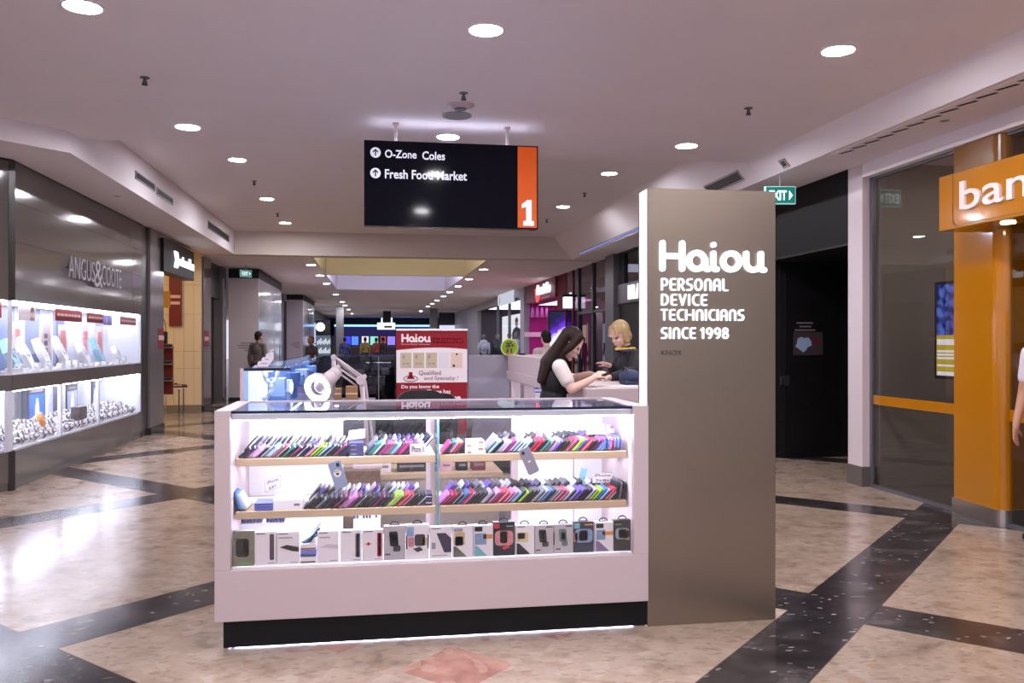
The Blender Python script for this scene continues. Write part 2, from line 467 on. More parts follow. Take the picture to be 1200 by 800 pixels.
# bulkhead over the left shopfronts: upright face, then an angled return at the near end
mb = MB()
mb.prism([(-2.83, 18.0), (-2.83, 8.57), (-3.26, 8.10), (-7.0, 4.0), (-14, 4.0), (-14, 18.0)], 'z', SOF, 3.42)
mb.prism([(-2.83, 18.0), (-2.83, 8.87), (-14, 8.87), (-14, 18.0)], 'z', 3.42, 3.95)
struct('ceiling', mb, PLASTER)
# bulkhead over the right shopfronts: sloping face
mb = MB()
mb.prism([(3.79, 3.7), (4.2, SOF), (14, SOF), (14, 3.95), (3.79, 3.95)], 'y', 8.87, 18.0)
mb.prism([(4.035, 3.42), (4.2, SOF), (14, SOF), (14, 3.95), (4.035, 3.95)], 'y', -7, 8.87)
struct('ceiling', mb, PLASTER)
mb = MB(); mb.box(-14, 14, 18.0, 18.4, SOF, 3.95); struct('ceiling', mb, CREAMP)
# ceiling past the cross beam with two coffers
mb = MB()
for a, b, c, d in ((-14, -1.3, 18.4, 29.7), (2.4, 14, 18.4, 29.7), (-1.3, 2.4, 23.0, 23.2), (-14, 14, 29.7, 74)):
    mb.box(a, b, c, d, SOF, 3.4)
struct('ceiling', mb, PLASTER)
for y0, y1, mm in ((18.4, 23.0, mat('coffer_cream', (228, 220, 200), 0.8)), (23.2, 29.7, mat('coffer_white', (232, 228, 236), 0.8))):
    mb = MB()
    mb.box(-1.36, -1.285, y0, y1, SOF-.004, 4.6); mb.box(2.385, 2.46, y0, y1, SOF-.004, 4.6)
    mb.box(-1.36, 2.46, y1-0.05, y1+0.06, SOF-.004, 4.6); mb.box(-1.36, 2.46, y0-0.03, y0+.004, SOF-.004, 4.6)
    mb.box(-1.36, 2.46, y0-0.06, y1+0.06, 4.6, 4.7)
    struct('ceiling', mb, mm)
# made-up light troughs, added to brighten the two coffers
for k, (y, c, s, x0, x1) in enumerate(((18.55, (255, 246, 226), 110, -1.0, 2.1), (23.35, (226, 228, 255), 640, -1.0, 2.1))):
    mb = MB(); mb.box(x0, x1, y-0.06, y+0.06, 3.46, 3.52)
    tr = make('light_trough', mb, CREAMP, None, ((x0+x1)/2, y, 3.46))
    tag(tr, ['light trough behind the beam in the nearer cream ceiling coffer', 'light trough in the farther white ceiling coffer'][k], 'light')
    mb = MB(); mb.box(x0+.05, x1-.05, y-0.04, y+0.07, 3.522, 3.53)
    make('lamp_tube', mb, glow('trough_%d' % k, c, s), tr)

# ------------------------------------------------------------------ downlights
LIT = glow('downlight_glow', (250, 248, 255), LAMP)
LITF = glow('downlight_far_glow', (250, 247, 255), LAMP*0.8)
TRIM = mat('downlight_trim', (235, 230, 232), 0.4)
def downlight(x, y, z, r, label, group, mm):
    mb = MB(); mb.ring((x, y, z-0.008), r, r+0.018, 0.008, seg=24)
    t = make('downlight', mb, TRIM, None, (x, y, z)); tag(t, label, 'ceiling light', group)
    mb = MB(); n = 20
    mb.raw([(x+r*math.cos(2*math.pi*i/n), y-r*math.sin(2*math.pi*i/n), z-0.004) for i in range(n)], [list(range(n))])
    make('diffuser', mb, mm, t)
rows = {(-1.70): 'left', 0.69: 'middle', 3.09: 'right'}
for yi, y in enumerate((-3.0, -0.2, 2.5, 5.35, 8.20)):  # rows behind the camera are unseen, added for their light
    for x in (-1.70, 0.69, 3.09):
        lab = {3: 'large round ceiling downlight nearest the camera, %s row', 4: 'round ceiling downlight just before the ceiling step, %s row'}.get(yi)
        lab = lab % rows[x] if lab else 'round ceiling downlight in the ceiling behind the camera'
        downlight(x, y, NEARZ, 0.105, lab, 'downlights of the near ceiling', LIT)
for x, ys in ((-1.69, (10.97, 13.9, 16.67)), (3.09, (11.07, 13.93))):
    for i, y in enumerate(ys):
        downlight(x, y, FARZ, 0.10, 'round downlight over the corridor, %s one in the %s row past the step' % (nth(i+1), 'left' if x < 0 else 'right'), 'downlights between step and beam', LIT)
for x, ys in ((-1.47, (20.2, 23.4, 26.6, 32.8, 38.8, 42.5, 48.2, 55)), (2.62, (20.8, 24.1, 27.3, 30.5, 33.4, 36.9, 40, 43.2, 50))):
    for i, y in enumerate(ys):
        downlight(x, y, SOF, 0.10, 'small downlight beside the ceiling coffers, %s from the beam in the %s row' % (nth(i+1), 'left' if x < 0 else 'right'), 'downlights beyond the beam', LITF)

# ------------------------------------------------------------------ ceiling fittings
def sprinkler(x, y, z, label):
    mb = MB(); mb.disc((x, y, z-0.006), 0.035, 0.006); mb.cone((x, y, z-0.05), (x, y, z), 0.012, 0.012, 10)
    t = make('sprinkler_head', mb, MIDG, None, (x, y, z)); tag(t, label, 'sprinkler', 'ceiling sprinklers')
    mb = MB(); mb.disc((x, y, z-0.058), 0.022, 0.005); mb.cone((x-.014, y, z-.055), (x-.014, y, z-.03), .003); mb.cone((x+.014, y, z-.055), (x+.014, y, z-.03), .003)
    make('deflector', mb, DARKG, t)
for x, y, z, l in ((-1.70, 6.72, NEARZ, 'small sprinkler head between the two left row downlights'), (3.11, 6.80, NEARZ, 'small sprinkler head between the two right row downlights'),
                   (0.69, 6.74, NEARZ, 'small sprinkler head just before the round ceiling speaker'), (-1.68, 12.39, FARZ, 'small sprinkler head past the second left corridor downlight'),
                   (-1.70, 15.46, FARZ, 'small sprinkler head by the last left corridor downlight'), (3.13, 12.6, FARZ, 'small sprinkler head between the right corridor downlights'),
                   (3.12, 15.44, FARZ, 'small sprinkler head near the beam on the right')):
    sprinkler(x, y, z, l)
mb = MB(); mb.lathe([(0.0, -0.035), (0.06, -0.03), (0.085, -0.02), (0.085, -0.008), (0.12, -0.006), (0.12, 0)], (0.70, 7.09, NEARZ), 24)
t = make('smoke_detector', mb, WHITE, None, (0.70, 7.09, NEARZ)); tag(t, 'white round ceiling detector with dark middle before the hanging sign', 'smoke detector')
mb = MB(); mb.disc((0.70, 7.09, NEARZ-0.04), 0.05, 0.006); make('sensor_cap', mb, DARKG, t)
mb = MB(); mb.ring((0.70, 7.42, NEARZ-0.008), 0.115, 0.13, 0.008)
t = make('ceiling_speaker', mb, MIDG, None, (0.70, 7.42, NEARZ)); tag(t, 'round grey ceiling speaker grille above the hanging directory sign', 'speaker')
mb = MB(); mb.disc((0.70, 7.42, NEARZ-0.006), 0.115, 0.004); make('grille', mb, mat('speaker_grille', (120, 112, 118), 0.7), t)
for x, y, l in ((-3.1, 11.0, 'thin dark ceiling slot under the left bulkhead'), (4.5, 6.2, 'small round ceiling cover plate over the bank glass')):
    mb = MB(); mb.ring((x, y, SOF-0.006), 0.04, 0.055, 0.006)
    t = make('ceiling_plate', mb, PLASTER, None, (x, y, SOF)); tag(t, l, 'cover plate')
    mb = MB(); mb.disc((x, y, SOF-0.004), 0.04, 0.003); make('cover', mb, MIDG, t)

def vent_on_left(y0, y1, z0, z1, label):
    X = -2.83; mb = MB()
    for a, b, c, d in ((y0, y1, z0, z0+.015), (y0, y1, z1-.015, z1), (y0, y0+.015, z0, z1), (y1-.015, y1, z0, z1)):
        mb.box(X, X+.012, a, b, c, d)
    t = make('air_vent', mb, mat('vent_frame', (176, 168, 172), 0.5), None, (X, (y0+y1)/2, z0)); tag(t, label, 'air vent', 'air grilles on the left bulkhead')
    mb = MB(); mb.box(X+.001, X+.004, y0+.015, y1-.015, z0+.015, z1-.015); make('backing', mb, DARKG, t)
    mb = MB(); n = int((z1-z0-.03)/.022)
    for i in range(n):
        z = z0+.02+i*.022; mb.raw([(X+.003, y0+.015, z+.012), (X+.003, y1-.015, z+.012), (X+.011, y1-.015, z), (X+.011, y0+.015, z)], [(0, 1, 2, 3)])
    make('louvre', mb, MIDG, t)
vent_on_left(10.75, 11.66, 3.39, 3.49, 'nearest grey air grille on the left bulkhead face')
vent_on_left(11.75, 12.65, 3.37, 3.47, 'grey air grille beside the nearest one on the left bulkhead')
vent_on_left(15.2, 17.33, 3.38, 3.52, 'farthest long grey air grille on the left bulkhead near the beam')
# vents on the sloping right face
sl = V3((4.2-3.79, 0, SOF-3.7)).normalized(); nrm = V3((sl.z, 0, -sl.x)); nrm = nrm if nrm.x < 0 else -nrm
def vent_on_right(y0, y1, s0, s1, label):
    O = V3((3.79, y1, 3.70)); X = Matrix((( -0.0, sl.x, nrm.x, O.x), (-1, 0, 0, O.y), (0, sl.z, nrm.z, O.z), (0, 0, 0, 1)))
    w = y1-y0; mb = MB()
    for a, b, c, d in ((0, w, s0, s0+.02), (0, w, s1-.02, s1), (0, .02, s0, s1), (w-.02, w, s0, s1)): mb.box(a, b, c, d, 0, .012, X=X)
    t = make('air_vent', mb, mat('vent_frame'), None, X @ V3((w/2, (s0+s1)/2, 0))); tag(t, label, 'air vent', 'air grilles on the right bulkhead')
    mb = MB(); mb.box(.02, w-.02, s0+.02, s1-.02, .001, .004, X=X); make('backing', mb, DARKG, t)
    mb = MB(); n = int((s1-s0-.05)/.022)
    for i in range(n): mb.box(.02, w-.02, s0+.025+i*.022, s0+.034+i*.022, .004, .009, X=X)
    make('louvre', mb, MIDG, t)
vent_on_right(9.15, 10.15, 0.40, 0.54, 'long grey air grille low on the right sloping bulkhead')
vent_on_right(8.15, 8.28, 0.50, 0.60, 'small square grey vent at the lower edge of the right bulkhead')
O = V3((3.79, 17.2, 3.70)); X = Matrix(((-0.0, sl.x, nrm.x, O.x), (-1, 0, 0, O.y), (0, sl.z, nrm.z, O.z), (0, 0, 0, 1)))
mb = MB(); mb.box(0, 5.4, .545, .60, 0, .006, X=X)
t = make('cove_light', mb, mat('vent_frame'), None, X @ V3((2.7, .57, 0))); tag(t, 'long bluish light strip along the lower edge of the right bulkhead', 'light')
mb = MB(); mb.box(.03, 5.37, .565, .595, .006, .008, X=X); make('lamp_tube', mb, glow('cove_blue', (150, 155, 235), .75), t)  # bluish glow given to the band's colour; no lamp known here
mb = MB(); mb.box(4.25, 4.45, 2.6, 7.55, SOF-0.008, SOF)
t = make('slot_diffuser', mb, PLASTER, None, (4.35, 5, SOF)); tag(t, 'long white slot air diffuser in the soffit outside the bank', 'air vent')
mb = MB()
for i in range(24):
    y = 7.42-i*0.205
    mb.prism([(4.29, y), (4.33, y-.15), (4.36, y-.15), (4.32, y)], 'z', SOF-0.011, SOF-0.007)
make('slots', mb, BLACKM, t)

# ------------------------------------------------------------------ hanging directory sign
SY = 7.70
t = thing('directory_sign', 'black hanging directory sign with an orange end panel and number one', 'sign', (0.69, SY, 2.48))
mb = MB(); mb.box(-0.10, 1.475, SY, SY+.12, 2.48, 3.243, bev=.004); make('sign_box', mb, mat('sign_black', (20, 20, 30), 0.07, spec=0.10), t)
mb = MB(); mb.box(1.285, 1.462, SY-.004, SY, 2.492, 3.231); op = make('orange_panel', mb, mat('sign_orange', (226, 96, 18), 0.3, emis=(226, 84, 10), es=0.25), t)
mb = MB(); mb.prism([(1.335, 2.51), (1.435, 2.51), (1.435, 2.553), (1.413, 2.553), (1.413, 2.745), (1.372, 2.745), (1.322, 2.705), (1.322, 2.668), (1.362, 2.682), (1.362, 2.553), (1.335, 2.553)], 'y', SY-.007, SY-.004); make('numeral', mb, mat('sign_white', (240, 240, 250), 0.4, emis=(235, 238, 255), es=0.5), op)
SW = mat('sign_white')
mb = MB(); text(mb, 'O-Zone', (0.083, SY, 3.09), EX, EZ, h=.072, w=.282, depth=.003, bold=.018); make('lettering', mb, SW, t)
mb = MB(); text(mb, 'Coles', (0.415, SY, 3.083), EX, EZ, h=.076, w=.205, depth=.003, bold=.018)
make('lettering', mb, SW, t)
mb = MB(); text(mb, 'Fresh Food Market', (0.083, SY, 2.905), EX, EZ, h=.082, w=.735, depth=.003, bold=.018)
make('lettering', mb, SW, t)
for zc in (3.133, 2.95):
    mb = MB(); Xr = Matrix.Translation((0.0, SY, zc)) @ Matrix.Rotation(R(90), 4, 'X')
    mb.cone((0, 0, 0), (0, 0, .003), .046, .046, 28, 0, False, Xr)
    ic = make('arrow_roundel', mb, SW, t)
    mb = MB()
    for q in ([(-.006, -.03), (.006, -.03), (.006, .02), (-.006, .02)], [(0, .034), (.028, .006), (.02, -.002), (0, .018)], [(0, .034), (-.028, .006), (-.02, -.002), (0, .018)]):
        mb.prism(q, 'z', .003, .005, X=Xr)
    make('arrow', mb, BLACKM, ic)
for x in (0.18, 1.195):
    mb = MB(); mb.cone((x, SY+.06, 3.243), (x, SY+.06, NEARZ), .012, .012, 12); mb.cone((x, SY+.06, NEARZ-.02), (x, SY+.06, NEARZ), .03, .03, 16); mb.box(x-.03, x+.03, SY+.03, SY+.09, 3.243, 3.252)
    make('hanging_rod', mb, WHITE, t)
mb = MB(); mb.box(-0.02, 1.40, SY+.045, SY+.075, 3.244, 3.252); make('lamp_tube', mb, glow('sign_top_light', (226, 228, 255), 12), t)

# ------------------------------------------------------------------ exit signs
def exit_sign(loc, rz, label, sc=1.0, arrow=True):
    t = thing('exit_sign', label, 'sign', loc, R(rz))
    mb = MB(); mb.box(-.165*sc, .165*sc, -.02, .02, -.20*sc, -.01, bev=.004); make('sign_box', mb, mat('exit_white', (190, 232, 228), 0.4, emis=(190, 240, 236), es=0.35), t, local=True)
    mb = MB(); mb.box(-.155*sc, .155*sc, -.024, -.02, -.19*sc, -.02*sc); pn = make('green_panel', mb, mat('exit_green', (10, 110, 104), 0.4, emis=(8, 128, 118), es=0.55), t, local=True)
    mb = MB(); text(mb, 'EXIT', (-.125*sc, -.024, -.16*sc), EX, EZ, h=.105*sc, w=.19*sc, depth=.002, bold=.03)
    if arrow: mb.prism([(.09*sc, -.16*sc), (.13*sc, -.108*sc), (.09*sc, -.055*sc)], 'y', -.026, -.024)
    make('lettering', mb, mat('exit_letters', (236, 250, 248), 0.4, emis=(225, 250, 246), es=1.0), pn, local=True)
    mb = MB(); mb.cone((0, 0, -.01), (0, 0, .12), .01, .01, 8); make('hanging_rod', mb, WHITE, t, local=True)
p = onY(914, 228, 8.55)
exit_sign((p.x, 8.55, 3.115), -8, 'green EXIT sign with an arrow hanging behind the metal pylon top')
p = onY(288, 314, 20.3)
exit_sign((p.x, 20.3, 3.10), 38, 'small green and white exit light before the pale hoarding on the left', 0.85, True)

# ------------------------------------------------------------------ jewellery shop, left (front in the plane X = -3.5)
WX = -3.5
def showcase_front(X, y0, y1, name, glassname):
    """shopfront wall: plinth, lower window, rail, upper window, fascia. X maps (depth, along, z)"""
    mb = MB(); mb.box(-.7, 0, y0, y1, 0.0, .075, X=X); mb.box(-.7, .012, y0, y1, .075, .375, X=X); struct('baseboard_left', mb, TAUPE)
    mb = MB(); mb.box(-.7, .012, y0, y1, .968, 1.122, X=X); struct('trim_left', mb, TAUPE)
    mb = MB()
    for a, b in ((1.852, 2.045), (2.05, 2.43), (2.435, 2.82), (2.825, 3.20)): mb.box(-.7, .012, y0, y1, a, b, X=X)
    mb.box(-.7, .0, y0, y1, 1.86, 3.2, X=X)
    mb.box(-.7, .02, y0, y1, 3.2, SOF, 1, X=X)
    return struct(name, mb, [TAUPE, TAUPED])
I4 = Matrix.Translation((WX, 0, 0))
wl = showcase_front(I4, 8.967, 13.62, 'wall_left', None)
# angled return at the near end
dg_ = V3((-0.68, -0.735, 0)).normalized()
XD = Matrix(((-dg_.y, -dg_.x, 0, WX), (dg_.x, -dg_.y, 0, 8.967), (0, 0, 1, 0), (0, 0, 0, 1)))
showcase_front(XD, -3.0, 0.0, 'wall_left_return', None)
mb = MB()
mb.box(-.02, .02, -.03, 0.03, 1.852, 3.2, X=XD); mb.box(-.02, .02, -.03, 0.03, 0, .385, X=XD)
struct('trim_1', mb, TAUPED)
SHOWIN = mat('showcase_back', (236, 238, 246), 0.6)
mb = MB()
mb.box(-.66, -.64, 8.6, 13.6, 1.122, 1.852, X=I4); mb.box(-.66, -.64, 8.6, 13.6, .385, .968, X=I4)
mb.box(-.66, .0, 13.6, 13.62, .385, 1.852, X=I4)
for y, a, b in ((10.2, .1, .5), (11.0, .1, .45), (11.9, .1, .4)): mb.box(-.64, -.635, y, y+b, 1.13, 1.85, 1, X=I4)
for y, b in ((10.9, .5), (11.9, .3)): mb.box(-.64, -.635, y, y+b, .39, .96, 1, X=I4)
struct('wall_left_showcase', mb, [SHOWIN, mat('showcase_blue', (120, 134, 168), 0.4)])
mb = MB(); mb.box(-.66, -.64, -3.0, -.2, 1.122, 1.852, X=XD); mb.box(-.66, -.64, -3, -.2, .385, .968, X=XD); struct('wall_left_showcase', mb, SHOWIN)
SHOWL = glow('showcase_led', (228, 232, 255), 38)
for k, (zz, nm) in enumerate(((1.848, 'upper'), (0.962, 'lower'))):
    mb = MB(); mb.box(-.042, -.02, 8.98, 13.58, zz-.006, zz, X=I4); mb.box(-.16, -.12, 8.98, 13.58, zz-.006, zz, X=I4); mb.box(-.40, -.35, 8.98, 13.58, zz-.006, zz, X=I4)
    ls = make('light_strip', mb, SHOWL, None, (WX, 11, zz)); tag(ls, 'white light strip along the top of the %s jewellery window' % nm, 'light', 'jewellery window lights')
    mb = MB(); mb.box(-.06, -.02, -3.0, -.02, zz-.012, zz, X=XD)
    ls = make('light_strip', mb, SHOWL, None, XD @ V3((0, -1, zz))); tag(ls, 'white light strip in the %s window of the angled shop corner' % nm, 'light', 'jewellery window lights')
ALU = mat('window_white_post', (214, 214, 224), 0.35)
def win(name, X, y0, y1, z0, z1, posts):
    mb = MB(); mb.box(-.012, -.004, y0, y1, z0, z1, X=X); w = struct(name, mb, GLASS)
    mb = MB()
    for y, ww in posts: mb.box(-.03, .006, y-ww, y+ww, z0, z1, X=X)
    mb.box(-.02, .006, y0, y1, z0, z0+.014, X=X)
    if posts: struct('window_frame', mb, ALU, w)
win('window_1', I4, 8.967, 13.6, 1.122, 1.852, [(8.967, .012), (13.585, .02)])
win('window_2', I4, 8.967, 13.6, .385, .968, [(8.94, .05), (10.30, .022), (11.62, .022), (13.585, .015)])
win('window_3', XD, -3.0, 0, 1.122, 1.852, [(-1.5, .012)])
win('window_4', XD, -3.0, 0, .385, .968, [(-.35, .02)])
# fascia letters
t = thing('shop_sign', 'raised silver serif letters on the taupe jewellery fascia', 'sign', (WX+.02, 11.37, 2.2))
mb = MB(); text(mb, 'ANGUS', (WX+.05, 10.36, 2.18), EY, EZ, h=.255, w=.90, depth=.016, bold=-.008); make('lettering', mb, mat('letter_silver', (196, 192, 202), 0.3, 0.7), t)
mb = MB(); text(mb, 'COOTE', (WX+.05, 11.55, 2.17), EY, EZ, h=.255, w=.83, depth=.016, bold=-.008)
make('lettering', mb, mat('letter_silver', (196, 192, 202), 0.3, 0.7), t)
mb = MB(); text(mb, '&', (WX+.05, 11.25, 2.13), EY, EZ, h=.33, w=.31, depth=.018, bold=-.004); make('ampersand', mb, mat('letter_silver'), t)
mb = MB()
for y in (10.45, 10.9, 11.2, 11.4, 11.7, 12.2): mb.cone((WX+.012, y, 2.3), (WX+.05, y, 2.3), .01)
make('standoff', mb, DARKG, t)
# header placards
def placard(y0, y1, z0, z1, label, mats_, detail, xx=WX-.05, Xm=None):
    mb = MB(); mb.box(xx-.006, xx, y0, y1, z0, z1, X=Xm)
    t = make('header_placard', mb, mats_[0], None, (xx, (y0+y1)/2, z0)); tag(t, label, 'sign', 'placards hung along the upper jewellery window')
    mb = MB(); detail(mb, y0, y1, z0, z1, xx); make('printing', mb, mats_[1], t)
    return t
PALE = mat('pale_pink_text', (214, 176, 170), 0.5)
BRICK = mat('brick_red_placard', (120, 30, 22), 0.5, spec=.2)
def words_(n, seed):
    def f(mb, y0, y1, z0, z1, x):
        rr = random.Random(seed); w = (y1-y0)
        yy = y0+.08*w
        while yy < y1-.1*w:
            l = rr.uniform(.05, .14)*w
            mb.box(x, x+.002, yy, min(yy+l, y1-.06*w), z0+(z1-z0)*.4, z0+(z1-z0)*.62)
            yy += l+.03*w
    return f
placard(10.27, 11.15, 1.685, 1.825, 'brick red header placard above the busts, longest of the row', [BRICK, PALE], words_(5, 1))
placard(11.35, 11.98, 1.69, 1.815, 'brick red header placard second along the jewellery window', [BRICK, PALE], words_(4, 2))
placard(12.75, 13.55, 1.69, 1.80, 'brick red header placard at the far end of the jewellery window', [BRICK, PALE], words_(4, 3))
mb = MB(); mb.box(-.07, -.06, -.62, -.06, 1.68, 1.845, X=XD); t = make('header_placard', mb, BRICK, None, XD @ V3((-.06, -.3, 1.7))); tag(t, 'brick red placard in the angled corner window at the left edge', 'sign', 'placards hung along the upper jewellery window')
mb = MB(); mb.box(-.06, -.058, -.26, -.16, 1.74, 1.78, X=XD); make('printing', mb, PALE, t)
SKIN = mat('skin', (214, 170, 150), 0.55)
def facepic(mb, y0, y1, z0, z1, x):
    w, h = y1-y0, z1-z0; c = y0+.74*w
    mb.prism([(c-.13*w, z0+.02*h), (c+.18*w, z0+.02*h), (c+.12*w, z0+.25*h), (c-.05*w, z0+.27*h)], 'x', x, x+.002)
pt = placard(9.28, 9.72, 1.665, 1.825, 'pale photo placard of a smiling person in red', [mat('pale_photo', (206, 190, 196), 0.5), RED], facepic)
mb = MB(); c = 9.28+.74*.44; mb.prism([(c+.045*math.cos(R(a))+.01, 1.745+.05*math.sin(R(a))) for a in range(0, 360, 24)], 'x', WX-.05, WX-.047); make('face_print', mb, SKIN, pt)
mb = MB(); mb.prism([(c+.048*math.cos(R(a))+.01, 1.76+.05*math.sin(R(a))) for a in range(0, 181, 20)], 'x', WX-.048, WX-.045); make('hair_print', mb, mat('brown_print', (70, 44, 36), 0.5), pt)
placard(12.0, 12.35, 1.67, 1.80, 'violet number placard between two red ones', [mat('violet_placard', (120, 110, 190), 0.4), PRINTW], lambda mb, a, b, c, d, x: text(mb, '3', ((x), a+.1, c+.02), EY, EZ, h=.09, depth=.002, bold=.02))
# tall paper strips behind the busts
def strip(y0, y1, z0, z1, label, redk):
    x = WX-.34; mb = MB(); mb.box(x-.01, x, y0, y1, z0, z1)
    t = make('paper_strip', mb, PRINTW, None, (x, (y0+y1)/2, z0)); tag(t, label, 'poster', 'tall paper strips in the upper jewellery window')
    mb = MB(); w = y1-y0; h = z1-z0
    if redk: mb.box(x, x+.002, y0+.22*w, y1-.22*w, z0+.2*h, z0+.86*h)
    make('red_print', mb, mat('coral_print', (226, 150, 146), 0.5), t) if redk else None
    if not redk:
        for i in range(4): mb.box(x, x+.002, y0+.35*w, y1-.35*w, z0+.2*h+i*.16*h, z0+.3*h+i*.16*h)
        make('grey_print', mb, GREYT, t)
for i, (px0, px1, rk) in enumerate(((15, 26, 1), (47, 60, 0), (69, 79, 1), (96, 104, 1), (113, 121, 1))):
    a = onX(px0, 400, WX-.34); b = onX(px1, 400, WX-.34)
    strip(a.y, b.y, 1.125, 1.66, ['coral printed paper strip behind the blue bust', 'white paper strip with grey print in the jewellery window', 'coral paper strip between second and third busts', 'coral paper strip left of the fourth bust', 'coral paper strip behind the fifth bust'][i], rk)
# necklace busts
def bust(y, h, label, mm, w=.17):
    x = WX-.2; t = thing('necklace_bust', label, 'display stand', (x, y, 1.122), R(8), 'white necklace busts in the upper jewellery window')
    mb = MB()
    prof = []
    for i in range(13):
        f = i/12
        prof.append((w*(.5+.42*math.sin(f*2.5)) if f < .62 else w*(.90-.62*((f-.62)/.38)**.8), f*h))
    front = [(-p[0], p[1]) for p in prof]+[(p[0], p[1]) for p in prof[::-1]]
    Xs = Matrix.Translation((0, 0, .02)) @ Matrix.Rotation(R(-24), 4, 'Y')
    mb.prism(front, 'x', -.035, .03, X=Xs); make('bust_form', mb, mm, t, local=True)
    mb = MB(); mb.box(-.14, .12, -w*.9, w*.9, 0, .022, bev=.004); make('base', mb, CASEWHITE, t, local=True)
    mb = MB(); mb.tube([Xs @ V3((.036, w*.42*math.cos(R(a)), h*.72+h*.34*math.sin(R(a)))) for a in range(180, 361, 20)], .006, seg=6); make('necklace', mb, mat('pearl', (226, 220, 226), 0.2), t, local=True)
BL = mat('pale_blue_satin', (150, 200, 222), 0.4)
for i, (px, h, mm) in enumerate(((22, .36, BL), (38, .38, CASEWHITE), (58, .37, CASEWHITE), (80, .40, CASEWHITE), (104, .34, CASEWHITE), (121, .38, BL), (142, .26, CASEWHITE))):
    p = onX(px, 420, WX-.2)
    bust(p.y, h, ['pale blue necklace bust at the near end of the jewellery window', 'white necklace bust right beside the near blue one', 'white necklace bust under the photo placard', 'white necklace bust before the coral strip', 'white necklace bust in the middle of the window', 'pale blue necklace bust toward the far end', 'low white necklace bust last at the far end'][i], mm, .15)
# small white blocks and ring stands
rr = random.Random(4)
for i in range(26):
    y = 9.15+i*.165+rr.uniform(-.04, .04); x = WX-.07-rr.uniform(0, .09); hh = rr.uniform(.03, .11)
    mb = MB(); mb.box(x-.03, x+.03, y-.035, y+.035, 1.122, 1.122+hh, bev=.006)
    t = make('ring_block', mb, CASEWHITE, None, (x, y, 1.122)); tag(t, 'small white jewellery block along the sill, %s from the near end' % nth(i+1), 'display block', 'white jewellery blocks in the upper window')
    mb = MB(); mb.ring((x, y, 1.122+hh), .009, .013, .008, seg=12); make('ring', mb, CHROME, t)
# posters in the lower window
def lposter(px0, px1, x, z0, z1, label, mc, bordered=True):
    a, b = onX(px0, 470, x).y, onX(px1, 470, x).y
    mb = MB(); mb.box(x-.015, x, a, b, z0, z1); t = make('framed_poster', mb, DARKG, None, (x, (a+b)/2, z0)); tag(t, label, 'poster', 'framed posters in the lower jewellery window')
    mb = MB(); mb.box(x, x+.003, a+.03, b-.03, z0+.03, z1-.10); pr = make('print', mb, mc, t)
    mb = MB(); c = (a+b)/2; mb.prism([(c-.08, z0+.05), (c+.09, z0+.05), (c+.05, z0+.30), (c+.02, z0+.38), (c-.02, z0+.38), (c-.06, z0+.28)], 'x', x+.003, x+.005); make('figure_print', mb, PRINTW, pr)
    mb = MB(); mb.box(x, x+.003, a+.08, b-.08, z1-.075, z1-.045); make('caption', mb, GREYT, t)
BLUEP = mat('blue_poster', (60, 110, 190), 0.3)
lposter(33, 53, WX-.45, .40, .93, 'blue watch poster with a white figure in the lower window', BLUEP)
lposter(78, 91, WX-.45, .40, .90, 'grey framed poster in the middle bay of the lower window', mat('steel_poster', (150, 160, 180), 0.3))
lposter(108, 114, WX-.45, .40, .90, 'narrow dark blue poster behind the last window post', mat('navy_poster', (60, 80, 130), 0.3))
# watches on cuffs
mbw = MB(); mbw.lathe([(.026, -.02), (.03, -.012), (.03, .012), (.026, .02)], (0, 0, 0), 16, X=Matrix.Translation((0, 0, .045)) @ Matrix.Rotation(R(90), 4, 'X')); mbw.box(-.03, .03, -.02, .02, 0, .015)
wroot = one('wrist_watch', 'wristwatch on a small cuff in the lower jewellery window, first from near end', 'watch', mbw, CASEWHITE, (0, 0, 0), 'wristwatches in the lower jewellery window', local=True)
mb = MB(); mb.cone((.028, 0, .055), (.038, 0, .06), .021, .021, 16, 0, False); wf = make('watch_face', mb, mat('watch_slate', (84, 86, 104), .3), wroot, local=True)
mb = MB(); mb.lathe([(.029, -.009), (.033, -.009), (.033, .009), (.029, .009)], (0, 0, 0), 16, X=Matrix.Translation((0, 0, .045)) @ Matrix.Rotation(R(90), 4, 'X')); make('strap', mb, CHROME, wroot, local=True)
mb = MB(); mb.cone((.038, 0, .06), (.0395, 0, .0605), .016, .016, 14, 0, False); make('dial', mb, PRINTW, wf, local=True)
k = 0
alts = [CASEWHITE, mat('cuff_grey', (120, 120, 136), .5), mat('cuff_dark', (40, 40, 50), .4)]
wmeshes = [[(o.data if m_ is None else None) for m_ in [None]] for o in [wroot]]
strap = [c for c in wroot.children if c.name.startswith('strap')][0]
strap_me = []
for m_ in (CHROME, mat('strap_black', (24, 24, 28), .5), mat('strap_gold', (190, 140, 80), .3, .8)):
    me = strap.data.copy(); me.materials.clear(); me.materials.append(m_); strap_me.append(me)
yy = 9.02
first = True
while yy < 13.45:
    for row in range(4):
        if abs(yy-10.30) < .04 or abs(yy-11.62) < .04: continue
        x = WX-.07-row*.095+rr.uniform(-.02, .02); y = yy+rr.uniform(-.02, .02)
        k += 1
        rz = rr.uniform(-.5, .3); sc_ = rr.uniform(1.1, 1.5)
        zz = .385+row*.035
        lab = 'wristwatch on a cuff, %s place in row %s of the lower jewellery window' % (nth(int(round((yy-9.02)/.125))+1), nth(row+1))
        if first: w = wroot; w.location = (x, y, zz); w.rotation_euler = (0, 0, rz); w['label'] = lab; first = False
        else: w = dup(wroot, (x, y, zz), rz, lab)
        w.scale = (sc_, sc_, sc_)
        for c in w.children:
            if c.name.startswith('strap'): c.data = strap_me[rr.choice((0, 0, 1, 2))]
    yy += .125
mb = MB()
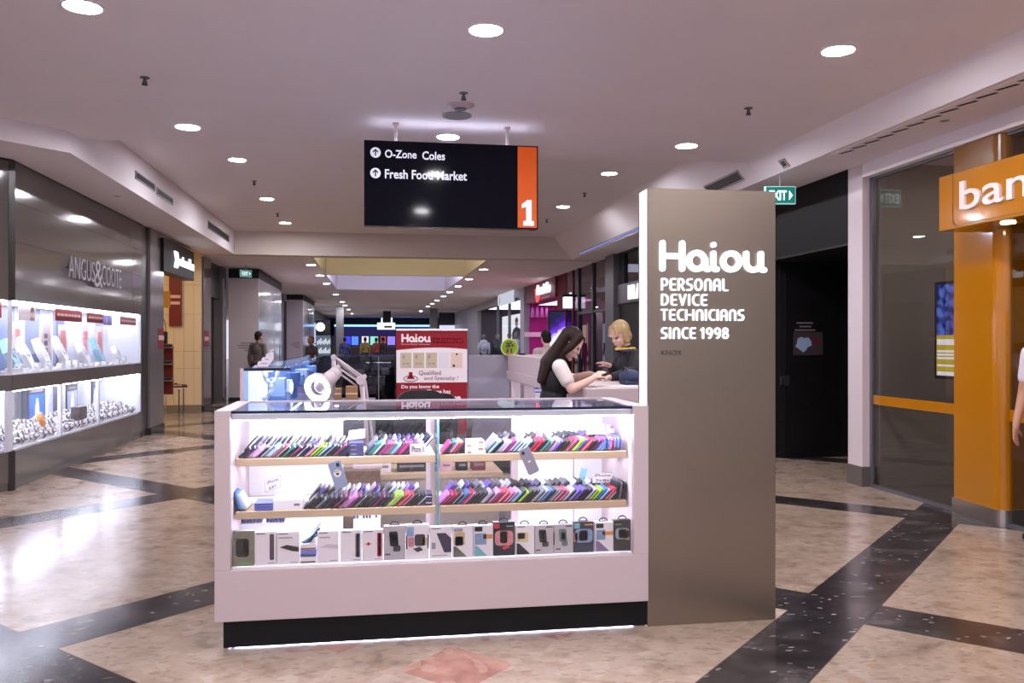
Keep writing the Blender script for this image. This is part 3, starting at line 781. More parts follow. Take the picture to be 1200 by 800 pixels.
for row in range(4):
    mb.box(WX-.12-row*.095, WX-.025-row*.095 if row else WX-.035, 8.98, 13.55, .378, .385+row*.035)
one('display_riser', 'white stepped riser under the watches in the lower window', 'display stand', mb, CASEWHITE, (WX-.2, 11.3, .375))
for px0, px1, lab in ((87, 96, 'dark brown box standing among the watches'), (16, 21, 'grey box low at the near window post')):
    a, b = onX(px0, 480, WX-.12).y, onX(px1, 480, WX-.12).y
    z0 = .49 if px0 > 50 else .42; mb = MB(); mb.box(WX-.16, WX-.06, a, b, z0, z0+.16 if px0 > 50 else z0+.05, bev=.006)
    t = make('gift_box', mb, mat('box_brown', (60, 48, 50), .5), None, (WX-.11, (a+b)/2, z0)); tag(t, lab, 'box')
    mb = MB(); mb.box(WX-.061, WX-.058, a+.02, b-.02, z0+.02, z0+.03); make('ribbon', mb, GREYT, t)
mb = MB(); mb.ball((WX-.1, 9.98, .62), (.03, .05, .06), seg=12); mb.ball((WX-.1, 10.05, .56), (.03, .05, .05), seg=12)
one('flower_decoration', 'small orange decoration among the watches by the blue poster', 'decoration', mb, mat('orange_flower', (230, 150, 80), .6), (WX-.1, 10, .54))
# end frame and stone pillar
mb = MB(); mb.box(-4.2, WX+.01, 13.62, 13.97, 0, SOF); struct('trim_2', mb, TAUPED)
mb = MB(); mb.box(-4.2, WX+.05, 13.97, 14.82, .10, SOF, bev=.01); mb.box(-4.2, WX+.06, 13.965, 14.825, 0, .10, 1); struct('column_left', mb, [PILLAR, TAUPED])
def red_tag(x, y0, y1, z0, label, rt=EY):
    mb = MB(); mb.box(x, x+.004, y0, y1, z0, z0+.33); mb2 = mb
    t = make('wall_sticker', mb, RED, None, (x, (y0+y1)/2, z0)); tag(t, label, 'sticker')
    mb = MB(); mb.box(x+.004, x+.006, y0, y1, z0+.13, z0+.21); make('white_band', mb, PALE, t)
red_tag(WX+.051, 14.45, 14.80, 1.34, 'red square sticker on the grey stone pillar beside the jewellery window')

# ------------------------------------------------------------------ shoe shop
YEL = mat('warm_shop_wall', (232, 212, 164), .6)
mb = MB(); mb.box(-6.5, -6.4, 14.8, 18.2, 0, SOF); mb.box(-6.4, -4.2, 14.75, 14.82, 0, SOF); mb.box(-6.5, -3.5, 14.82, 18.4, SOF-.02, SOF-.005)
struct('wall_shoe_shop', mb, YEL)
mb = MB(); mb.box(-6.5, -3.52, 18.2, 18.3, .16, SOF); 
for z in (.9, 1.25, 2.0, 2.6): mb.box(-6.4, -3.53, 18.196, 18.2, z, z+.006, 1)
for x in (-4.05, -3.85, -3.66): mb.box(x, x+.005, 18.196, 18.2, .16, SOF, 1)
struct('wall_shoe_shop_return', mb, [BEIGE, mat('tile_joint', (180, 146, 104), .6)])
mb = MB(); mb.box(-6.4, -3.52, 18.17, 18.3, 0, .16); struct('baseboard_shoe_shop', mb, mat('skirting_grey', (130, 118, 108), .3))
def panel_light(name, label, x0, x1, y0, y1, z, c, s, depth=.03):
    mb = MB(); mb.box(x0-.02, x1+.02, y0-.02, y1+.02, z, z+depth); t = make(name, mb, WHITE, None, ((x0+x1)/2, (y0+y1)/2, z)); tag(t, label, 'ceiling light')
    mb = MB(); mb.box(x0, x1, y0, y1, z-.005, z); make('diffuser', mb, glow('glow_'+str(c)+str(s), c, s), t)
panel_light('ceiling_light', 'warm ceiling light inside the shoe shop', -5.6, -3.9, 15.2, 17.6, SOF-.06, (255, 222, 164), 3.0)
t = thing('shop_sign', 'black box sign with glowing white letters over the shoe shop entrance', 'sign', (-3.4, 15.7, 2.6))
mb = MB(); mb.box(-3.62, -3.4, 14.6, 16.95, 2.60, 3.14, bev=.006); make('sign_box', mb, mat('sign_brown_black', (20, 15, 17), .4, spec=.2), t)
mb = MB(); mb.box(-3.4, -3.38, 15.70, 16.88, 2.78, 2.90, bev=.008)
mb.box(-3.4, -3.38, 15.92, 16.0, 2.90, 2.95); mb.box(-3.4, -3.38, 16.46, 16.60, 2.90, 2.97)
make('lettering', mb, LETTER, t)
mb = MB(); mb.prism([(15.30, 2.72), (15.55, 2.72), (15.62, 2.86), (15.55, 3.0), (15.30, 3.0), (15.40, 2.86)], 'x', -3.4, -3.38)
make('emblem', mb, LETTER, t)
mb = MB(); mb.box(-3.60, -3.48, 14.52, 14.58, 2.55, 3.2); one('light_strip', 'warm vertical light strip beside the black shoe shop sign', 'light', mb, glow('warm_strip', (255, 226, 160), 3), (-3.5, 14.55, 2.6))
a = onY(198, 350, 18.15); b = onY(213, 350, 18.15)
mb = MB(); mb.box(a.x, b.x, 18.15, 18.156, 1.76, 2.78); t = make('hanging_banner', mb, REDD, None, (a.x, 18.15, 1.76)); tag(t, 'narrow red banner hanging on the beige tiled wall', 'banner')
mb = MB(); mb.box(a.x+.03, a.x+.22, 18.148, 18.15, 2.33, 2.39); make('lettering', mb, PALE, t)
mb = MB(); mb.box(a.x+.03, a.x+.21, 18.148, 18.15, 2.2, 2.26); make('lettering', mb, PALE, t)
# chrome display table with shoes
tx, ty = -3.78, 16.9
t = thing('display_table', 'small chrome framed display table before the beige tiled wall', 'table', (tx, ty, 0))
mb = MB(); mb.box(tx-.17, tx+.17, ty-.2, ty+.2, .56, .58, bev=.003); make('table_top', mb, PRINTW, t)
for sx in (-1, 1):
    for sy in (-1, 1):
        mb = MB(); mb.box(tx+sx*.16-.01, tx+sx*.16+.01, ty+sy*.19-.01, ty+sy*.19+.01, 0, .56); make('leg', mb, CHROME, t)
mb = MB()
for sy in (-1, 1): mb.box(tx-.15, tx+.15, ty+sy*.19-.008, ty+sy*.19+.008, .06, .075)
for sx in (-1, 1): mb.box(tx+sx*.16-.008, tx+sx*.16+.008, ty-.18, ty+.18, .06, .075)
make('stretcher', mb, CHROME, t)
def shoe(x, y, z, rz, label, mm, group):
    t = thing('shoe', label, 'shoe', (x, y, z), rz, group)
    mb = MB(); mb.ball((.06, 0, .03), (.08, .036, .03), seg=12); mb.ball((-.07, 0, .045), (.05, .034, .045), seg=12); mb.cap((-.05, 0, .035), (.05, 0, .03), .032, .026); make('upper', mb, mm, t, local=True)
    mb = MB(); mb.prism([(.14*math.cos(R(a))*1.0, .042*math.sin(R(a))) for a in range(0, 360, 20)], 'z', 0, .012); make('sole', mb, BLACKM, t, local=True)
SH1, SH2 = mat('tan_leather', (150, 110, 60), .4), mat('dark_leather', (40, 30, 26), .4)
for i, (dx, dy, rz, mm, l) in enumerate(((-.1, -.1, .3, SH1, 'tan shoe at the left of the chrome table top'), (-.02, .08, .1, SH2, 'dark shoe at the back of the chrome table'), (.06, -.08, .5, SH1, 'tan shoe in the middle of the chrome table'), (.12, .06, .2, SH2, 'dark shoe at the right of the chrome table'))):
    shoe(tx+dx, ty+dy, .58, rz, l, mm, 'shoes on the chrome table')
# wall shelves deep inside the shop
for i, z in enumerate((.75, 1.05, 1.35)):
    p = onY(191, 440, 16.2); mb = MB(); mb.box(p.x-.5, p.x+.14, 16.15, 16.45, z-.02, z); t = make('shoe_shelf', mb, WOODD, None, (p.x, 16.3, z)); tag(t, '%s shelf of the dark shoe stand inside the shop' % ['lowest', 'middle', 'top'][i], 'shelf')
    mb = MB(); mb.box(p.x-.5, p.x+.12, 16.44, 16.45, z-.27, z-.02); make('back_rail', mb, REDD, t)
    shoe(p.x+.02, 16.3, z, .6, 'dark shoe on the %s shelf inside the shop' % ['lowest', 'middle', 'top'][i], SH2, 'shoes on the stand in the shoe shop')
p = onY(191, 395, 16.9)
t = thing('handbag', 'black handbag hanging inside the shoe shop entrance', 'bag', (p.x, 16.9, 1.38))
mb = MB(); mb.box(p.x-.12, p.x+.08, 16.85, 16.95, 1.38, 1.64, bev=.02); make('bag_body', mb, BLACKM, t)
mb = MB(); mb.tube([V3((p.x-.02+.07*math.cos(R(q)), 16.9, 1.64+.26*math.sin(R(q)))) for q in range(0, 181, 20)], .008, seg=6); make('strap', mb, BLACKM, t)
mb = MB(); mb.box(p.x-.12, p.x+.03, 17.3, 17.34, 2.1, 2.42); one('wall_picture', 'ochre panel on the lit wall inside the shoe shop', 'panel', mb, mat('ochre', (170, 120, 30), .5), (p.x, 17.3, 2.05))

# ------------------------------------------------------------------ dark doorway, hoardings and the far left side
mb = MB(); mb.box(-4.2, WX+.0, 18.4, 19.2, 0.12, SOF, bev=.01); mb.box(-4.2, WX+.01, 18.4, 19.21, 0, .12, 1); struct('column_left', mb, [PILLAR, TAUPED])
red_tag(WX+.001, 18.45, 18.9, 1.34, 'red square sticker on the far stone pillar by the dark doorway')
mb = MB(); mb.box(-4.2, -3.62, 19.2, 20.9, 2.45, SOF); struct('wall_left_header', mb, DARKG)
mb = MB(); mb.box(-3.85, -3.75, 19.2, 20.9, 0, 2.45); d = struct('door_1', mb, BLACKM)
mb = MB(); mb.box(-3.75, -3.72, 20.0, 20.03, .9, 1.2); struct('door_handle', mb, MIDG, d)
mb = MB(); mb.box(-4.2, -3.55, 20.9, 21.4, 0, SOF); struct('trim_3', mb, PILLAR)
def hoarding(y0, y1, x0, x1, top, label, blacktop=True):
    t = thing('site_hoarding', label, 'hoarding', ((x0+x1)/2, y0, 0))
    mb = MB(); mb.box(x0, x1, y0, y0+.06, .1, top); fp = make('front_panel', mb, HOARD, t)
    mb = MB(); mb.box(x1-.05, x1, y0+.06, y1, .1, top); make('side_panel', mb, HOARDG, t)
    mb = MB(); mb.box(x0, x1+.01, y0-.01, y1, top, SOF-.02); make('black_header', mb, BLACKM, t)
    mb = MB(); mb.box(x0, x1+.01, y0-.01, y1, 0, .1); make('plinth', mb, BLACKM, t)
    mb = MB()
    for i in range(4):
        w = (x1-x0)*[.42, .55, .48, .3][i]; mb.box(x1-.12-w, x1-.12, y0-.003, y0, 1.40-i*.06, 1.422-i*.06)
    make('small_print', mb, GREYT, fp)
    return t
h1 = hoarding(21.4, 26.5, -3.5, -2.8, 2.98, 'nearer pale building hoarding with grey small print on the left')
sp = [c for c in h1.children if c.name.startswith('side_panel')][0]
mb = MB(); mb.box(-2.8, -2.796, 22.0, 22.8, 1.69, 1.74)
mb.prism([(24.6, .1), (24.9, .1), (24.95, 1.0), (24.6, 1.6), (24.55, 2.1), (24.5, 1.2)], 'x', -2.8, -2.796); make('graphic', mb, mat('graphic_grey', (150, 150, 176), .3), sp)
mb = MB(); mb.prism([(25.7, .1), (26.0, .1), (25.9, 1.0), (26.1, 1.7), (26.15, 2.2), (26.3, 1.2)], 'x', -2.8, -2.796)
make('graphic', mb, mat('graphic_grey', (150, 150, 176), .3), sp)
hoarding(33.0, 39.0, -3.3, -2.7, 3.02, 'farther pale hoarding farther down the left side')
mb = MB(); mb.box(-4.0, -3.4, 26.5, 33.0, 0, SOF); mb.box(-4.0, -3.4, 39, 70, 0, SOF); struct('wall_left_far', mb, mat('far_wall', (120, 116, 124), .4))
for i, (y0, y1) in enumerate(((40, 44), (45.5, 50), (52, 58))):
    mb = MB(); mb.box(-3.4, -3.36, y0, y1, .2, 2.6); t = make('lit_shopfront', mb, glow('far_lit_%d' % i, [(236, 226, 214), (200, 216, 255), (255, 236, 210)][i], .9), None, (-3.4, y0, .2)); tag(t, '%s bright shop window far down the left side' % ['nearest', 'second', 'farthest'][i], 'shop window')
    mb = MB(); mb.box(-3.36, -3.34, y0, y0+.08, .2, 2.6); mb.box(-3.36, -3.34, y1-.08, y1, .2, 2.6); mb.box(-3.36, -3.34, y0, y1, 2.5, 2.6); mb.box(-3.36, -3.34, y0, y1, 1.3, 1.36); make('shop_frame', mb, DARKG, t)
mb = MB(); mb.box(-1.92, -1.56, 43, 43.4, 0, SOF); struct('column_left', mb, mat('far_column', (120, 118, 122), .4))
mb = MB(); mb.box(2.9, 3.3, 46, 46.4, 0, SOF); struct('column_right', mb, mat('far_column'))
# dark watch kiosk with round lit disc
t = thing('watch_kiosk', 'dark mall kiosk tower with a round white lit disc, far left', 'kiosk', (-2.1, 33, 0))
a, b = onY(370, 400, 33), onY(391, 400, 33)
mb = MB(); mb.box(a.x, b.x, 33, 33.5, 0, .9); mb.box(a.x, b.x, 33, 33.5, 1.68, 2.25); mb.box(b.x-.12, b.x, 33, 33.5, 0, 2.25); make('tower', mb, BLACKM, t)
mb = MB(); p = onY(375.5, 383, 33); mb.cone((p.x, 33, p.z), (p.x, 32.95, p.z), .17, .17, 28, 0, False); make('lit_disc', mb, glow('disc', (240, 245, 255), 1.6), t)
mb = MB(); mb.box(a.x, b.x-.12, 33.3, 33.4, .9, 1.68); make('lit_back', mb, glow('kiosk_back', (150, 175, 200), .35), t)
mb = MB()
for i in range(9): mb.box(a.x+.04+i*.06, a.x+.085+i*.06, 33.1, 33.2, 1.33+.04*(i % 2), 1.47+.05*(i % 3)); mb.box(a.x+.04+i*.06, a.x+.085+i*.06, 33.1, 33.2, 1.0, 1.12+.05*(i % 3))
make('stock', mb, glow('stock_white', (236, 240, 250), .8), t)

# ------------------------------------------------------------------ far end: food court
mb = MB(); mb.box(-8, 8, 66, 66.3, 0, SOF); struct('wall_far', mb, mat('far_end_wall', (90, 80, 84), .6))
mb = MB(); mb.box(-3.0, 4.2, 62.255, 62.4, 2.52, 2.66); one('blue_light_band', 'long blue white light band over the far food court', 'light', mb, glow('blue_band', (140, 190, 255), 2.2), (0, 62, 2.5))
mb = MB(); mb.box(-3.0, 4.2, 62.255, 62.6, 1.9, 2.52); mb.box(-3.0, 4.2, 62.255, 62.6, 0, 1.9); one('counter_bulkhead', 'violet blue bulkhead under the light band of the food court', 'bulkhead', mb, mat('violet_bulkhead', (70, 64, 130), .5, emis=(60, 56, 140), es=.25), (0, 62.2, 1.9))
cols = [((70, 70, 235), 'blue'), ((90, 140, 255), 'light blue'), ((236, 226, 250), 'white'), ((140, 220, 200), 'green'), ((190, 80, 60), 'red'), ((150, 130, 235), 'violet')]
for i, (px0, px1) in enumerate(((402, 411), (412, 420), (424, 432), (434, 443), (446, 452), (454, 463))):
    a, b = onY(px0, 400, 62.1), onY(px1, 400, 62.1)
    mb = MB(); mb.box(a.x-.03, b.x+.03, 62.1, 62.25, 1.16, 1.86); t = make('menu_screen', mb, BLACKM, None, (a.x, 62.1, 1.16)); tag(t, 'glowing %s menu screen over the far food counter' % cols[i][1], 'screen', 'menu screens at the far food court')
    mb = MB(); mb.box(a.x, b.x, 62.09, 62.1, 1.2, 1.82); make('picture', mb, glow('menu_%d' % i, cols[i][0], 1.2), t)
mb = MB(); mb.box(-3, 4.2, 60.5, 61.2, 0, 1.05); t = make('food_counter', mb, mat('counter_dark', (90, 78, 80), .4), None, (0, 60.5, 0)); tag(t, 'long dark food counter below the menu screens', 'counter')
mb = MB(); mb.box(-3, 4.2, 60.45, 61.25, 1.05, 1.1); make('worktop', mb, GREYP, t)
t = thing('hanging_sign', 'black and white hanging sign glowing far above the corridor', 'sign', (0, 50, 2.3))
a, b = onY(449, 400, 50), onY(458, 400, 50); mb = MB(); mb.box(a.x, b.x, 50, 50.1, onY(450, 377, 50).z, SOF); make('black_board', mb, BLACKM, t)
a, b = onY(442, 400, 50), onY(463, 400, 50); mb = MB(); mb.box(a.x, b.x, 49.9, 50.05, onY(450, 386, 50).z, onY(450, 378, 50).z); lb = make('lit_board', mb, glow('lit_board', (226, 240, 255), 1.6), t)
mb = MB(); mb.box(a.x+.4, a.x+.85, 49.89, 49.9, onY(450, 384, 50).z, onY(450, 384, 50).z+.12); make('lettering', mb, GREYT, lb)
for px in (447.5, 459):
    mb = MB(); p = onY(px, 400, 50); mb.box(p.x-.04, p.x+.04, 50, 50.08, onY(450, 378, 50).z, SOF-.4)
    make('side_tube', mb, glow('side_tube', (220, 240, 255), 2), t)

# ------------------------------------------------------------------ right side: bank, passage, shops (front in the plane X = 4.8)
RX = 4.8
mb = MB(); mb.box(4.8, 5.15, 7.86, 8.12, .20, SOF); mb.box(4.79, 5.15, 7.85, 8.13, 0, .20, 1); struct('column_right', mb, [mat('white_column_gloss', (214, 200, 206), .22), mat('column_skirting', (96, 88, 86), .3)])
mb = MB(); mb.box(4.8, 5.0, -7, 7.86, 3.085, SOF); struct('trim_4', mb, PLASTER)
mb = MB(); mb.box(4.895, 4.907, -7, 7.85, .03, 3.085); w = struct('window_5', mb, GLASSG)
mb = MB(); mb.box(4.87, 4.93, -7, 7.86, 0, .03); mb.box(4.88, 4.92, 7.82, 7.86, .03, 3.085); mb.box(4.88, 4.92, -7, 7.86, 3.06, 3.085); struct('window_frame', mb, MIDG, w)
mb = MB(); mb.box(4.893, 4.895, -7, 7.82, .826, .918); struct('window_band', mb, ORANGE, w)
# bank interior
mb = MB(); mb.box(7.5, 7.6, -7, 7.86, 0, SOF); mb.box(4.95, 7.5, 7.80, 7.86, 0, SOF); mb.box(6.2, 6.3, 3.0, 7.8, 0, 3.2); struct('wall_bank', mb, mat('bank_wall', (150, 146, 142), .6))
panel_light('ceiling_light', 'dim ceiling light panel inside the bank', 5.4, 6.1, 6.6, 6.9, 3.14, (255, 246, 236), 13)  # added out of sight behind the column to brighten the room
mb = MB(); mb.box(4.95, 7.5, -7, 7.8, 0.0, .012); struct('floor_bank', mb, mat('bank_carpet', (92, 86, 86), .8))
# screen behind the bank glass
t = thing('display_screen', 'portrait digital screen behind the bank glass, blue and yellow', 'screen', (4.95, 6.6, 1.1))
y1 = onX(1095, 386, 4.94).y; y0 = y1-.62; zt = 1.98; zb = 1.12
mb = MB(); mb.box(4.94, 5.0, y0, y1, zb, zt, bev=.004); make('bezel', mb, BLACKM, t)
def screen_mat(name, c1, c2, sc, s):
    m = bpy.data.materials.new(name); m.use_nodes = True; nt = m.node_tree; nt.nodes.clear()
    o = nt.nodes.new('ShaderNodeOutputMaterial'); e = nt.nodes.new('ShaderNodeEmission'); n = nt.nodes.new('ShaderNodeTexNoise'); mx = nt.nodes.new('ShaderNodeValToRGB'); tc = nt.nodes.new('ShaderNodeTexCoord')
    n.inputs['Scale'].default_value = sc; n.inputs['Detail'].default_value = 4
    mx.color_ramp.elements[0].position = .4; mx.color_ramp.elements[1].position = .65
    mx.color_ramp.elements[0].color = lin(c1); mx.color_ramp.elements[1].color = lin(c2)
    nt.links.new(tc.outputs['Object'], n.inputs['Vector']); nt.links.new(n.outputs['Fac'], mx.inputs[0]); nt.links.new(mx.outputs[0], e.inputs[0]); e.inputs[1].default_value = s
    nt.links.new(e.outputs[0], o.inputs[0]); return m
zm = zb+.385
mb = MB(); mb.box(4.936, 4.94, y0+.03, y1-.035, zm, zt-.03); make('picture', mb, screen_mat('screen_blue', (28, 34, 120), (110, 140, 245), 14, .8), t)
mb = MB(); mb.box(4.936, 4.94, y0+.03, y1-.035, zb+.03, zm); yp = make('text_panel', mb, mat('screen_yellow', (188, 170, 48), .5, emis=(190, 172, 48), es=.55), t)
mb = MB()
for z, h, f in ((zm-.085, .05, .86), (zm-.15, .018, .8), (zm-.18, .018, .8), (zm-.21, .018, .75), (zm-.275, .018, .6), (zb+.03, .035, .95)):
    mb.box(4.934, 4.936, y1-.04-(y1-y0-.08)*f, y1-.045, z, z+h)
make('lettering', mb, mat('screen_white', (230, 230, 236), .5, emis=(226, 226, 236), es=.7), yp)
# orange column with rounded corner, steel foot
cy0, cy1, cx0, rad = 5.97, 6.56, 4.82, .10
plan = [(6.6, cy1), (cx0+.03, cy1)]+[(cx0+.03-.03*(i/6)+0, cy1-(cy1-cy0-rad)*i/6) for i in range(1, 6)]+[(cx0+rad-rad*math.cos(R(q)), cy0+rad-rad*math.sin(R(q))) for q in range(0, 91, 10)]+[(6.6, cy0)]
t = thing('bank_column', 'orange glossy column with a rounded corner and steel foot', 'column', (5.2, 6.2, 0))
def inset(d): return [(min(x+d, 6.6), y+(d if y < 6.2 else -d)) for x, y in plan]
mb = MB(); mb.prism(plan, 'z', .13, 1.733, smooth=False); mb.prism(plan, 'z', 1.737, 2.60); mb.prism(inset(.004), 'z', 1.72, 1.74); make('shaft', mb, ORANGE, t)
mb = MB(); mb.prism(inset(-.012), 'z', 0, .13); make('steel_foot', mb, STEEL, t)
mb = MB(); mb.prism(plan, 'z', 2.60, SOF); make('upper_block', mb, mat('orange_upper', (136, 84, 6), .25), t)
mb = MB()
for x in (4.93, 5.05): mb.box(x, x+.004, cy0-.001, cy0+.001, .13, 2.6)
make('seam', mb, mat('orange_seam', (120, 70, 6), .4), t)
# projecting sign box with letters
t = thing('bank_sign', 'long orange sign box with white letters projecting from the column', 'sign', (4.5, 5.2, 2.34))
mb = MB(); mb.box(4.5, 4.80, 2.6, 6.27, 2.338, 2.775, bev=.006); bx = make('sign_box', mb, ORANGE, t)
mb = MB()
pts = [(6.10, 2.775), (6.10, 2.41)]+[(6.05+.05*math.cos(R(q)), 2.41-.05+.05-.05*math.sin(R(q))) for q in range(0, 91, 15)]+[(2.7, 2.36)]
for i in range(len(pts)-1):
    (a, b), (c, d) = pts[i], pts[i+1]
    mb.box(4.497, 4.5005, min(a, c)-.003, max(a, c)+.003, min(b, d)-.003, max(b, d)+.003)
make('seam', mb, mat('orange_seam'), bx)
mb = MB(); text(mb, 'bank', (4.5, 6.00, 2.465), -EY, EZ, h=.225, w=1.02, depth=.02, bold=.008); make('lettering', mb, mat('bank_letters', (232, 214, 208), .5, emis=(250, 236, 232), es=.08), t)
mb = MB(); mb.cone((4.66, 5.70, 2.330), (4.66, 5.70, 2.338), .05, .05, 20, 0, False); make('spot_lamp', mb, glow('sign_spot', (255, 232, 190), 30), t)

# dark passage with fire door
mb = MB(); mb.box(4.8, 4.9, 8.12, 11.2, 2.46, SOF); struct('wall_right_header', mb, mat('black_header', (15, 13, 16), .5, spec=.15))
mb = MB(); mb.box(4.98, 8.5, 9.98, 10.1, 0, 2.46); struct('wall_passage', mb, mat('black_wall', (12, 11, 13), .5))
mb = MB(); mb.box(5.15, 8.5, 7.86, 8.0, 0, 2.46); mb.box(8.4, 8.5, 8.0, 10, 0, 2.46); mb.box(4.8, 8.5, 8.12, 11.2, 2.44, 2.46); mb.box(4.8, 5.0, 10.1, 11.4, 0, 2.46); struct('wall_passage', mb, mat('black_wall'))
mb = MB(); mb.box(5.05, 5.72, 9.955, 9.98, .0, 2.30); d = struct('door_2', mb, mat('black_door', (16, 14, 16), .4))
a = onY(917, 445, 9.95)
mb = MB(); mb.box(a.x-.03, a.x+.09, 9.945, 9.955, a.z-.07, a.z+.05); mb.box(a.x-.025, a.x-.01, 9.92, 9.945, a.z-.06, a.z+.04, 1); struct('door_handle', mb, [DARKG, STEEL], d)
a, b = onY(930, 416, 9.95), onY(964, 389, 9.95)
t = thing('poster', 'small dark poster with a pale map shape on the black door', 'poster', (a.x, 9.95, a.z))
mb = MB(); mb.box(a.x, b.x, 9.945, 9.955, a.z, b.z); make('backing', mb, mat('poster_dark', (66, 52, 56), .5), t)
cx, cz = a.x+.13, (a.z+b.z)/2
mb = MB(); mb.prism([(cx+(.085+.028*math.sin(q*2.3)+.02*math.cos(q*5))*math.cos(q), cz+(.09+.02*math.sin(q*3.1))*math.sin(q)) for q in [i*math.pi/11 for i in range(22)]], 'y', 9.942, 9.945); make('map_print', mb, mat('map_blue', (150, 170, 200), .5), t)
mb = MB(); mb.box(cx+.14, cx+.19, 9.942, 9.945, cz+.0, cz+.05); make('red_print', mb, RED, t)
mb = MB()
for z, x0, x1, s in ((b.z+.105, .03, .20, 'THIS HOARDING'), (b.z+.06, .06, .18, 'AREA'), (b.z+.015, .01, .22, 'KEEP CLEAR')):
    mb.box(a.x+x0*1.3, a.x+x1*1.3, 9.944, 9.946, z, z+.018)
tx_ = make('small_print', mb, GREYT, t)

# glazed shops past the passage (mostly behind the pylon)
mb = MB(); mb.box(4.85, 5.0, 11.2, 16.6, 0, 2.2); mb.box(4.8, 5.0, 11.2, 16.6, 2.2, 2.58, 1); struct('wall_right', mb, [BLACKM, MIDG])
mb = MB(); mb.box(4.86, 4.88, 11.2, 16.6, 2.58, SOF); w = struct('window_6', mb, GLASSS)
mb = MB(); mb.box(4.82, 4.9, 16.2, 16.32, 2.58, SOF); mb.box(4.82, 4.9, 11.2, 16.6, 3.18, SOF); struct('window_frame', mb, BLACKM, w)
t = thing('shop_sign', 'glowing white letters on the grey fascia left of the pylon', 'sign', (4.78, 15.4, 2.28))
mb = MB(); text(mb, 'PLAY', (4.79, 15.72, 2.25), -EY, EZ, h=.27, w=1.1, depth=.04, bold=.03); make('lettering', mb, LETTER, t)
mb = MB(); mb.box(4.79, 4.80, 14.6, 15.8, 2.22, 2.25); make('fixing_rail', mb, DARKG, t)
mb = MB(); mb.box(4.74, 5.0, 16.68, 17.30, 0, SOF); struct('column_right', mb, MIDG)
# tall glazing
mb = MB(); mb.box(4.86, 4.88, 17.30, 20.1, .1, SOF); w = struct('window_7', mb, GLASSS)
mb = MB()
for y, ww in ((17.33, .03), (18.7, .05), (20.09, .04)): mb.box(4.82, 4.92, y-ww, y+ww, 0, SOF)
mb.box(4.82, 4.92, 17.3, 20.1, 0, .1); mb.box(4.83, 4.91, 17.3, 20.1, 2.10, 2.16); struct('window_frame', mb, DARKG, w)
mb = MB(); mb.box(4.86, 4.88, 20.13, 21.45, .1, SOF); w = struct('window_8', mb, GLASSP)
mb = MB(); mb.box(4.83, 4.9, 20.13, 21.45, 0, .1); mb.box(4.83, 4.9, 20.7, 20.76, 0.1, SOF); struct('window_frame', mb, MAROON, w)
# stock behind the glass
mb = MB(); mb.box(7.0, 7.1, 10.1, 40, 0, SOF); struct('wall_shops_back', mb, mat('shop_back', (70, 62, 74), .6))
panel_light('ceiling_light', 'dim ceiling light inside the glazed shop', 5.4, 6.4, 17.8, 19.8, 3.12, (220, 232, 255), 2.2)
rr = random.Random(9)
STK = [mat('stock_%d' % i, c, .5) for i, c in enumerate(((60, 120, 110), (200, 210, 220), (120, 70, 140), (40, 50, 70), (170, 60, 80)))]
for i, y in enumerate((17.8, 18.6, 19.4)):
    t = thing('display_rack', 'tall dark rack of small goods behind the glass, %s from the grey column' % nth(i+1), 'rack', (5.5, y, 0), 0, 'racks behind the tall glazing')
    mb = MB(); mb.box(5.35, 5.8, y-.3, y-.27, 0, 2.0); mb.box(5.35, 5.8, y+.27, y+.3, 0, 2.0); mb.box(5.77, 5.8, y-.3, y+.3, 0, 2.0); make('rack_frame', mb, DARKG, t)
    for z in (.5, .9, 1.3, 1.7): mb = MB(); mb.box(5.36, 5.77, y-.27, y+.27, z-.02, z); make('rack_shelf', mb, MIDG, t)
    for z in (.9, 1.3, 1.7):
        for q in range(3):
            mb = MB(); yy = y-.18+q*.18; hh = rr.uniform(.12, .26); mb.box(5.42, 5.56, yy-.06, yy+.06, z, z+hh, bev=.004)
            o = one('goods_box', 'small coloured box, %s on the %s shelf of the %s rack' % (nth(q+1), {.9: 'lowest', 1.3: 'middle', 1.7: 'top'}[z], nth(i+1)), 'box', mb, rr.choice(STK), (5.49, yy, z), 'boxes on the racks behind the glazing')
for i, y in enumerate((17.75, 19.2)):
    mb = MB(); mb.box(5.30, 5.33, y-.02, y+.02, 0, 2.05); one('light_tube', 'upright white light tube behind the tall glass, %s from the column' % nth(i+1), 'light', mb, glow('uptube', (226, 236, 255), 2.5), (5.3, y, .2))
# plum shop with purple screen
mb = MB(); mb.box(4.85, 5.0, 21.45, 22.6, 0, SOF); struct('column_right', mb, mat('dark_red_pillar', (96, 10, 36), .6, spec=.1))
mb = MB(); mb.box(4.8, 5.2, 22.6, 27.2, 2.66, SOF); struct('wall_right_fascia', mb, MAROON)
mb = MB(); mb.box(6.2, 6.3, 21.5, 27.2, 0, SOF); mb.box(4.9, 6.2, 27.0, 27.1, 0, 2.66); mb.box(4.9, 6.3, 21.5, 27.1, 2.64, 2.66); struct('wall_plum_shop', mb, MAGENTA)
panel_light('ceiling_light', 'magenta tinted ceiling light in the plum shop', 5.1, 6.0, 22.5, 26.5, 2.60, (255, 170, 240), 3.5)
t = thing('shop_sign', 'glowing white script sign with a red edge on the plum fascia', 'sign', (4.78, 24, 2.8))
ya = onX(628, 345, 4.78).y; yb = onX(646, 345, 4.78).y
mb = MB(); text(mb, 'lucide', (4.78, ya-.25, 2.82), -EY, EZ, h=.30, w=ya-yb-.3, depth=.05, bold=.03, shear=.2); make('lettering', mb, glow('pink_letters', (255, 240, 248), 1.6), t)
mb = MB(); mb.prism([(ya, 3.02), (ya-.45, 3.06), (ya-.5, 2.74), (ya-.25, 2.62)], 'x', 4.74, 4.8); make('red_mark', mb, glow('red_mark', (240, 70, 80), 2.2), t)
mb = MB()
